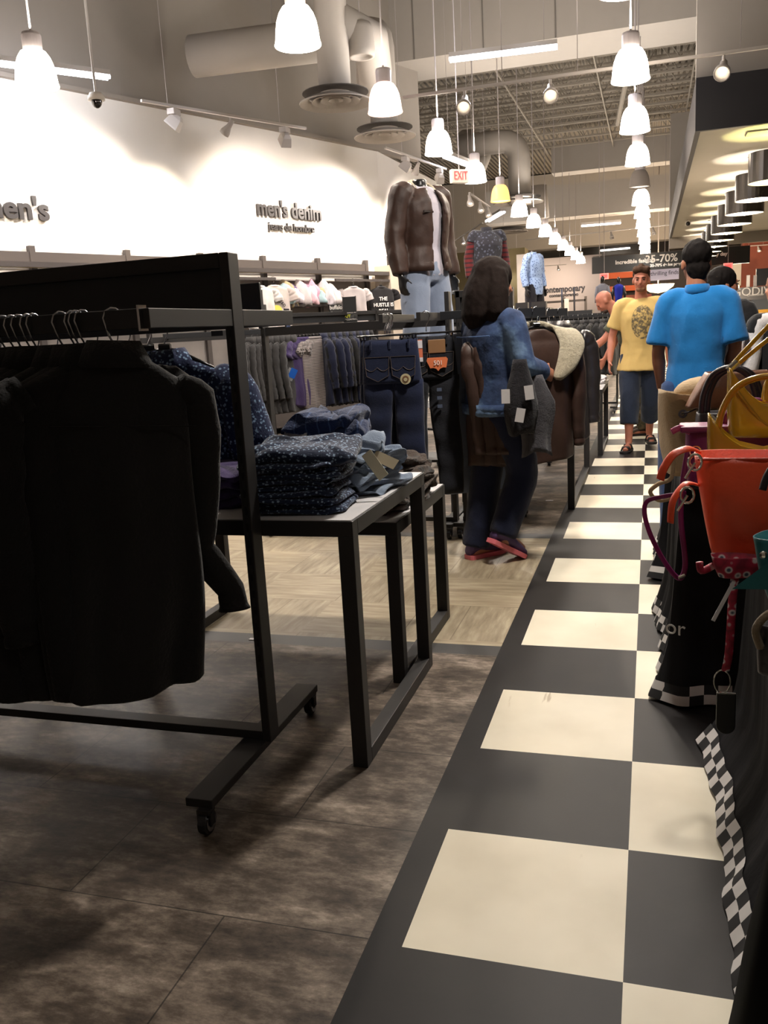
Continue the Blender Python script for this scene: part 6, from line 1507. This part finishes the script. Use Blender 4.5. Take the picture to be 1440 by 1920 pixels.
# display racks under the contemporary sign
t = empty('display_stand', 'dark open display frame in front of the contemporary wall', 'rack', (0,0,0))
p = [at(1058, 562, Y=38), at(1098, 560, Y=38)]
for q in (at(1014, 575, Y=38), p[0], p[1]): MB().box(q.x-.05, q.x+.05, 37.95, 38.05, 0, at(1058, 558, Y=38).z).build('post', DBR, t)
MB().box(at(1012, 563, Y=38).x, p[1].x, 37.95, 38.05, at(1058, 567, Y=38).z, at(1058, 563, Y=38).z).build('beam', DBR, t)
far_box('dress_form', 1058, 1066, 560, 575, 37, .2, mat('plate_white', (200,196,192)), 'tiny pale dress form in front of the contemporary wall', 'dress form', z0=0)
for px0, px1, py, Y, mt, lb in ((955, 1030, 579, 16, BLK2, 'black flat topped display unit under the pale blue mannequin'), (1030, 1110, 583, 20, BLK2, 'dark display rack block left of the bald man'), (1062, 1150, 590, 23, DBR, 'dark display rack farther left of the yellow t-shirt person')):
    z = at((px0+px1)/2, py, Y=Y).z; a, b_ = at(px0, py, Y=Y).x, at(px1, py, Y=Y).x
    t = empty('display_rack', lb, 'rack', ((a+b_)/2, Y+.4, 0)); hw = (b_-a)/2
    MB().box(-hw, hw, -.3, .3, z-.12, z).build('header_panel', mt, t)
    for s_ in (-1, 1): MB().box(s_*hw-.03, s_*hw+.03, -.05, .05, 0, z-.12).build('post', mt, t)
    MB().box(-hw, hw, -.03, .03, .1, .15).build('bottom_rail', mt, t)
    MB().box(-hw, hw, -.34, -.31, z-.3, z-.26).build('hang_rail', mt, t)
    for i in range(12):
        x = (a+b_)/2-hw+.08+(2*hw-.16)*i/11; o = copy_tree(g1 if i % 3 else g2, (x, Y+.08, z-.28), math.radians(80+rnd.uniform(-6, 6)), 'dark garment hanging on the '+lb.split(' under')[0].split(' left')[0].split(' farther')[0], 'garments on the '+lb)
for px, py in ((1054, 580), (1077, 577)):
    q = at(px, py, Y=21); o = MB().tube([(0,0,-q.z), (0,0,.45)], .02, 6).build('sign_pole', CHR); o.location = q; tag(o, 'thin chrome upright pole above the dark display rack', 'pole', 'chrome poles')
# cartons on the flat unit
for px, w_ in ((978, .22), (1010, .26)):
    q = at(px, 578, Y=16.2); o = MB().box(-w_/2, w_/2, -.1, .1, 0, .12).build('dark_box', mat('box_dark', (38,34,34), .6)); o.location = (q.x, 16.3, at(992, 579, Y=16).z); tag(o, ('left' if px < 1000 else 'right')+' dark box on the flat topped unit under the pale blue mannequin', 'box')
q = at(985, 545, Y=21); o = MB().box(-.16, .16, -.2, .2, 0, 3.0).build('end_panel', mat('white_pillar', (196,186,178), .7)); o.location = (q.x, 21, 0); tag(o, 'narrow white panel directly left of the pale blue shirted mannequin', 'panel')
o = far_box('back_fixture', 835, 985, 470, 585, 34, 1.0, mat('khaki_wall', (92,82,54), .8), 'khaki back wall fixture between the mannequins', 'fixture', z0=0)
# banner over the aisle
YB = 30.0
pa, pb_ = at(1110, 499, Y=YB), at(1406, 476, Y=YB)
t = empty('hanging_banner', 'long black banner reading Incredible fashion 35-70% above the aisle', 'banner', ((pa.x+pb_.x)/2, YB, (pa.z+pb_.z)/2))
hw = (pb_.x-pa.x)/2; SB = mat('banner_black', (24,25,26), .35, var=0)
MB().box(-hw, hw, -.03, .03, -.26, .26).build('banner_panel', SB, t)
for s_ in (-.9, 0, .9): MB().tube([(hw*s_, 0, .26), (hw*s_, 0, 7.745-t.location.z)], .012, 5).build('suspension_wire', ROD, t)
def bt(s, px, py, size, m_=SW, bold=.006): q = at(px, py, Y=YB-.04); text_obj(s, size, m_, 'lettering', t, .004, frame_M(q-V(t.location), (1,0,0)), (1,1), bold)
bt('Incredible fashion', 1190, 490, .17); bt('35-70%', 1240, 485, .33); bt('35-70% de los precios', 1252, 496, .12); bt('every day', 1345, 477, .15)
t2 = MB().box(-.45, .45, -.02, .02, -.22, .22).build('hanging_sign', mat('sign_lilac', (200,190,200), .5, emit=.3, emc=(220,205,215))); q = at(1246, 512, Y=YB+1); t2.location = q; tag(t2, 'white sign with handwritten thrilling finds lettering under the black banner', 'sign')
text_obj('thrilling finds', .19, LET, 'lettering', t2, .003, frame_M((0,-.024,0), (1,0,0)), (.9,1))
MB().tube([(0,0,.22), (0,0,7.745-q.z)], .01, 5).build('suspension_wire', ROD, t2)
# orange shop front behind
ORW = mat('orange_wall', (168,72,30), .7, var=.15, vs=1); ORD = mat('rust_wall', (112,50,32), .7); DKW = mat('dark_wall', (44,34,32), .7)
y_ = 40.0
def band(px0, px1, py0, py1, mt, Y=y_, nm='wall_back'):
    a, b_ = at(px0, 540, Y=Y).x, at(px1, 540, Y=Y).x; z1, z0 = at((px0+px1)/2, py0, Y=Y).z, at((px0+px1)/2, py1, Y=Y).z; slab(nm, a, b_, Y, Y+.2, z0, z1, mt)
band(1126, 1395, 470, 640, DKW, 41)
band(1140, 1230, 498, 520, ORW); band(1128, 1232, 535, 545, ORW); band(1145, 1222, 553, 575, ORD); band(1345, 1370, 524, 540, ORW); band(1330, 1345, 512, 522, ORD)
band(1388, 1450, 440, 560, ORD, 38); band(1370, 1389, 492, 536, mat('grey_column', (150,144,136), .7), 37.5)
t = empty('pendant_bowl', 'glowing cream bowl lamp behind the head of the yellow t-shirt person', 'lamp', at(1234, 536, Y=36))
MB().lathe([(.001,-.28), (.3,-.22), (.55,-.05), (.6,.05), (.58,.05), (.3,-.15), (.001,-.2)], n=26).build('bowl_shade', mat('bowl_lit', (255,235,190), .4, emit=3, emc=(255,225,165), var=0), t, smooth=True); MB().tube([(0,0,0), (0,0,7.745-t.location.z)], .02, 6).build('rod', ROD, t)
light('POINT', 'bowl_light', at(1234, 536, Y=35), 300, (1,.8,.55), .3); light('POINT', 'shop_light', at(1390, 505, Y=33), 500, (1,.78,.55), .4); light('POINT', 'shop_light', at(1180, 520, Y=36), 350, (1,.78,.55), .4)
far_box('lit_shelf', 1358, 1386, 536, 548, 34, .3, mat('lit_cream', (255,230,190), .5, emit=1.5, emc=(255,225,180), var=0), 'bright cream lit shelf right of the blue polo shoulder', 'shelf', z0=0)
# tiny mannequins beside the orange front
def torso_form(px, py, Y, h, mt, label, head=False):
    t = empty('mannequin', label, 'mannequin', at(px, py, Y=Y)); s = h
    stack(b := MB(), [(V((0,0,-.5*s)), .17*s, .12*s), (V((0,0,-.2*s)), .14*s, .10*s), (V((0,0,.15*s)), .19*s, .12*s), (V((0,0,.32*s)), .20*s, .10*s), (V((0,0,.40*s)), .08*s, .06*s)]); b.build('garment', mt, t, smooth=True)
    for s_ in (-1, 1): MB().tube([V((s_*.19*s,0,.30*s)), V((s_*.25*s,0,.0)), V((s_*.25*s,.0,-.3*s))], [.06*s,.05*s,.04*s], 8).build('arm', mt if not head else MANQ, t, smooth=True)
    MB().ell((0,0,.56*s), (.08*s,.09*s,.13*s), 10).build('head', MANQ, t, smooth=True); MB().tube([(0,0,-.5*s), (0,0,-t.location.z)], .03, 8).build('pole', BLK, t)
torso_form(1130, 552, 26, .75, fabric('grey_cardigan', (120,120,130)), 'tiny mannequin in white top and grey cardigan left of the yellow t-shirt person')
torso_form(1160, 551, 24, .62, fabric('royal_blue', (30,40,150)), 'tiny mannequin in royal blue dress left of the yellow t-shirt person', True)
# chocolate stand at the right
GOLD = mat('gold_box', (176,128,34), .35, .2, var=.2, vs=5); SHB = mat('shelf_dark', (34,26,24), .5)
YS = 17.0; xs0, xs1 = at(1374, 600, Y=YS).x, at(1475, 600, Y=YS).x
t = empty('shop_stand', 'dark chocolate stand with a sign and shelves at the right edge', 'display stand', ((xs0+xs1)/2, YS+.3, 0)); hw = (xs1-xs0)/2
zz = lambda py: at(1410, py, Y=YS).z
MB().box(-hw, hw, -.30, -.24, zz(562), zz(538)).build('sign_board', mat('sign_charcoal', (42,40,42), .4, var=0), t)
text_obj('GODIVA', .20, mat('sign_silver', (150,146,142), .4, var=0), 'lettering', t, .004, frame_M((-.08,-.31,zz(547)), (1,0,0))); text_obj('Chocolatier', .06, mat('sign_silver', (150,146,142)), 'lettering', t, .003, frame_M((-.08,-.31,zz(553)), (1,0,0)))
for py in (596, 629, 664, 700): MB().box(-hw, hw, -.3, .2, zz(py)-.03, zz(py)).build('shelf', SHB, t)
MB().box(-hw, -hw+.06, -.3, .2, 0, zz(538)).box(hw-.06, hw, -.3, .2, 0, zz(538)).build('side_frame', SHB, t)
MB().box(-hw, hw, .2, .24, 0, .8).build('back_panel', SHB, t)
for py, n_, lb in ((596, 4, 'top'), (629, 4, 'second')):
    for i in range(n_):
        x = (xs0+xs1)/2-hw+.08+i*.27; o = MB().box(0, .25, -.1, .1, 0, .135).build('gift_box', GOLD, bevel=.005); o.location = (x, YS+.12, zz(py)); tag(o, f'gold chocolate box on the {lb} shelf of the stand', 'box', f'gold boxes on the {lb} shelf')
for i in range(3):
    o = MB().box(0, .16, -.08, .08, 0, .10).build('gift_box', mat('brown_box', (140,84,44), .5)); o.location = ((xs0+xs1)/2-hw+.25+i*.2, YS+.1, zz(629)+.137); tag(o, 'brown box lying on the gold boxes of the second shelf', 'box', 'brown boxes on the gold ones')
for i in range(3):
    q = at(1400, 666-8*i, Y=YS); o = MB().ell((0,0,0), (.16,.10,.028), 10).build('silver_packet', mat('packet_silver', (178,170,160), .4), smooth=True); o.location = (q.x+.06, YS+.1, zz(664)+.03+.06*i); tag(o, 'oval silver packet stacked on the third shelf of the stand', 'packet', 'silver packets')
for i in range(3):
    o = MB().box(0, .2, -.1, .1, 0, .18).build('gift_box', mat('tan_box', (176,120,70), .5)); o.location = ((xs0+xs1)/2-hw+.15+i*.26, YS+.1, zz(700)); tag(o, 'tan box on the lowest visible shelf of the stand', 'box', 'tan boxes on the lowest shelf')
light('POINT', 'stand_light', at(1400, 560, Y=15.5), 60, (1,.8,.6), .2)
far_box('glass_cabinet', 1408, 1450, 560, 600, 21, .3, mat('cabinet_grey', (96,98,104), .3), 'grey glass fronted cabinet behind the gold boxes', 'cabinet', z0=0)
far_box('dark_sign', 1418, 1450, 503, 535, 24, .1, mat('sign_slate', (50,52,58), .4), 'slate coloured arrow sign above the chocolate stand', 'sign', z0=None)
for px, c in ((1403, (170,165,160)), (1416, (120,112,108))): far_box('standing_card', px-3, px+3, 516, 535, YS+.1, .03, mat('card_%d' % px, c, .5), 'small grey standing card on top of the chocolate stand', 'card', 'grey cards on the stand', z0=zz(538))
# two more people
J = skel()
t, M, o = figure('person', 'person in pink top seen between the shelves of the chocolate stand', 'person', (at(1400, 600, Y=19).x, 19, -.10), PI, J, SKIN, vox=.02)
top_garment(t, J, fabric('pink_top', (196,84,130)), 'pink_top', sleeve=.4, seed=30, vox=.02); trousers(t, J, DKC, 'trousers', vox=.02, seed=31); hair_cap(t, M, HBR, vox=.02)
for a in 'RL': shoe(t, J['an'+a], J['an'+a]+V((0,-.17,-.055)), mat('shoe_dark', (40,36,34)), mat('sole_dark', (28,26,26)))
t.location.z = 0; t.scale = (.95, .95, at(1400, 562, Y=19).z/1.785)
J = skel(face=(.3,-1,0), elL=(.26,.02,1.12), wrR=(-.22,-.22,.98), elR=(-.27,.0,1.14))
t, M, o = figure('person', 'person with auburn hair in white sleeves and black vest cut by the right picture edge', 'person', (at(1462, 700, Y=5.9).x, 5.9, 0), PI+.5, J, SKIN, vox=.012)
top_garment(t, J, fabric('white_blouse', (204,200,200)), 'white_blouse', sleeve=.6, seed=32, gx=1.05, gy=1.05); top_garment(t, J, DKC, 'black_vest', sleeve=.12, seed=33, gx=1.16, gy=1.18, hem=-.1)
trousers(t, J, DKC, 'trousers', seed=34); hair_cap(t, M, mat('hair_auburn', (120,72,48), .6, var=.3, vs=60, bump=.5, bs=150), (.092,.11,.10), (0,.02,.03))
for a in 'RL': shoe(t, J['an'+a], J['an'+a]+V((0,-.17,-.055)), mat('shoe_dark', (40,36,34)), mat('sole_dark', (28,26,26)))
t.scale = (.93,.93,.93)
# paper scraps on the floor
for x, y, s_, lb in ((-1.83, 3.60, .02, 'tiny white paper scrap on the dark strip behind the rack post'), (-.78, 7.0, .03, 'small white scrap on the floor beside the aisle table')):
    o = MB().box(-s_, s_, -s_*.6, s_*.6, 0, .002).build('paper_scrap', mat('card_white', (210,206,206))); o.location = (x, y, .001); tag(o, lb, 'paper')
# ------------------------------------------------------------------ tell look-alikes in a row apart by their order
def pix(o):
    c = (o.matrix_world.translation if o.parent else o.location)-V((0, 0, CH)); z = c.dot(FWD)
    return (720+F_PX*c.dot(RIGHT)/z, 960-F_PX*c.dot(UP)/z)
by = {}
for o in COL.objects:
    if o.parent is None and o.get('group') and o.get('label'): by.setdefault((o['label'], o['group']), []).append(o)
ORD = ['first', 'second', 'third', 'fourth', 'fifth', 'sixth', 'seventh', 'eighth', 'ninth', 'tenth', 'eleventh', 'twelfth', 'thirteenth', 'fourteenth', 'fifteenth', 'sixteenth', 'seventeenth', 'eighteenth', 'nineteenth', 'twentieth']
for (lb, gp), L in by.items():
    if 1 < len(L) <= 20:
        P = [pix(o) for o in L]; sx = max(p[0] for p in P)-min(p[0] for p in P); sy = max(p[1] for p in P)-min(p[1] for p in P)
        ax, nm = (0, 'from left') if sx >= sy else (1, 'from top')
        for i, j in enumerate(sorted(range(len(L)), key=lambda q: P[q][ax])):
            s = f'{lb}, {ORD[i]} {nm}'
            if len(s.split()) > 16:
                s = f'{" ".join(lb.split()[:13])}, {ORD[i]} {nm}'
            L[j]['label'] = s
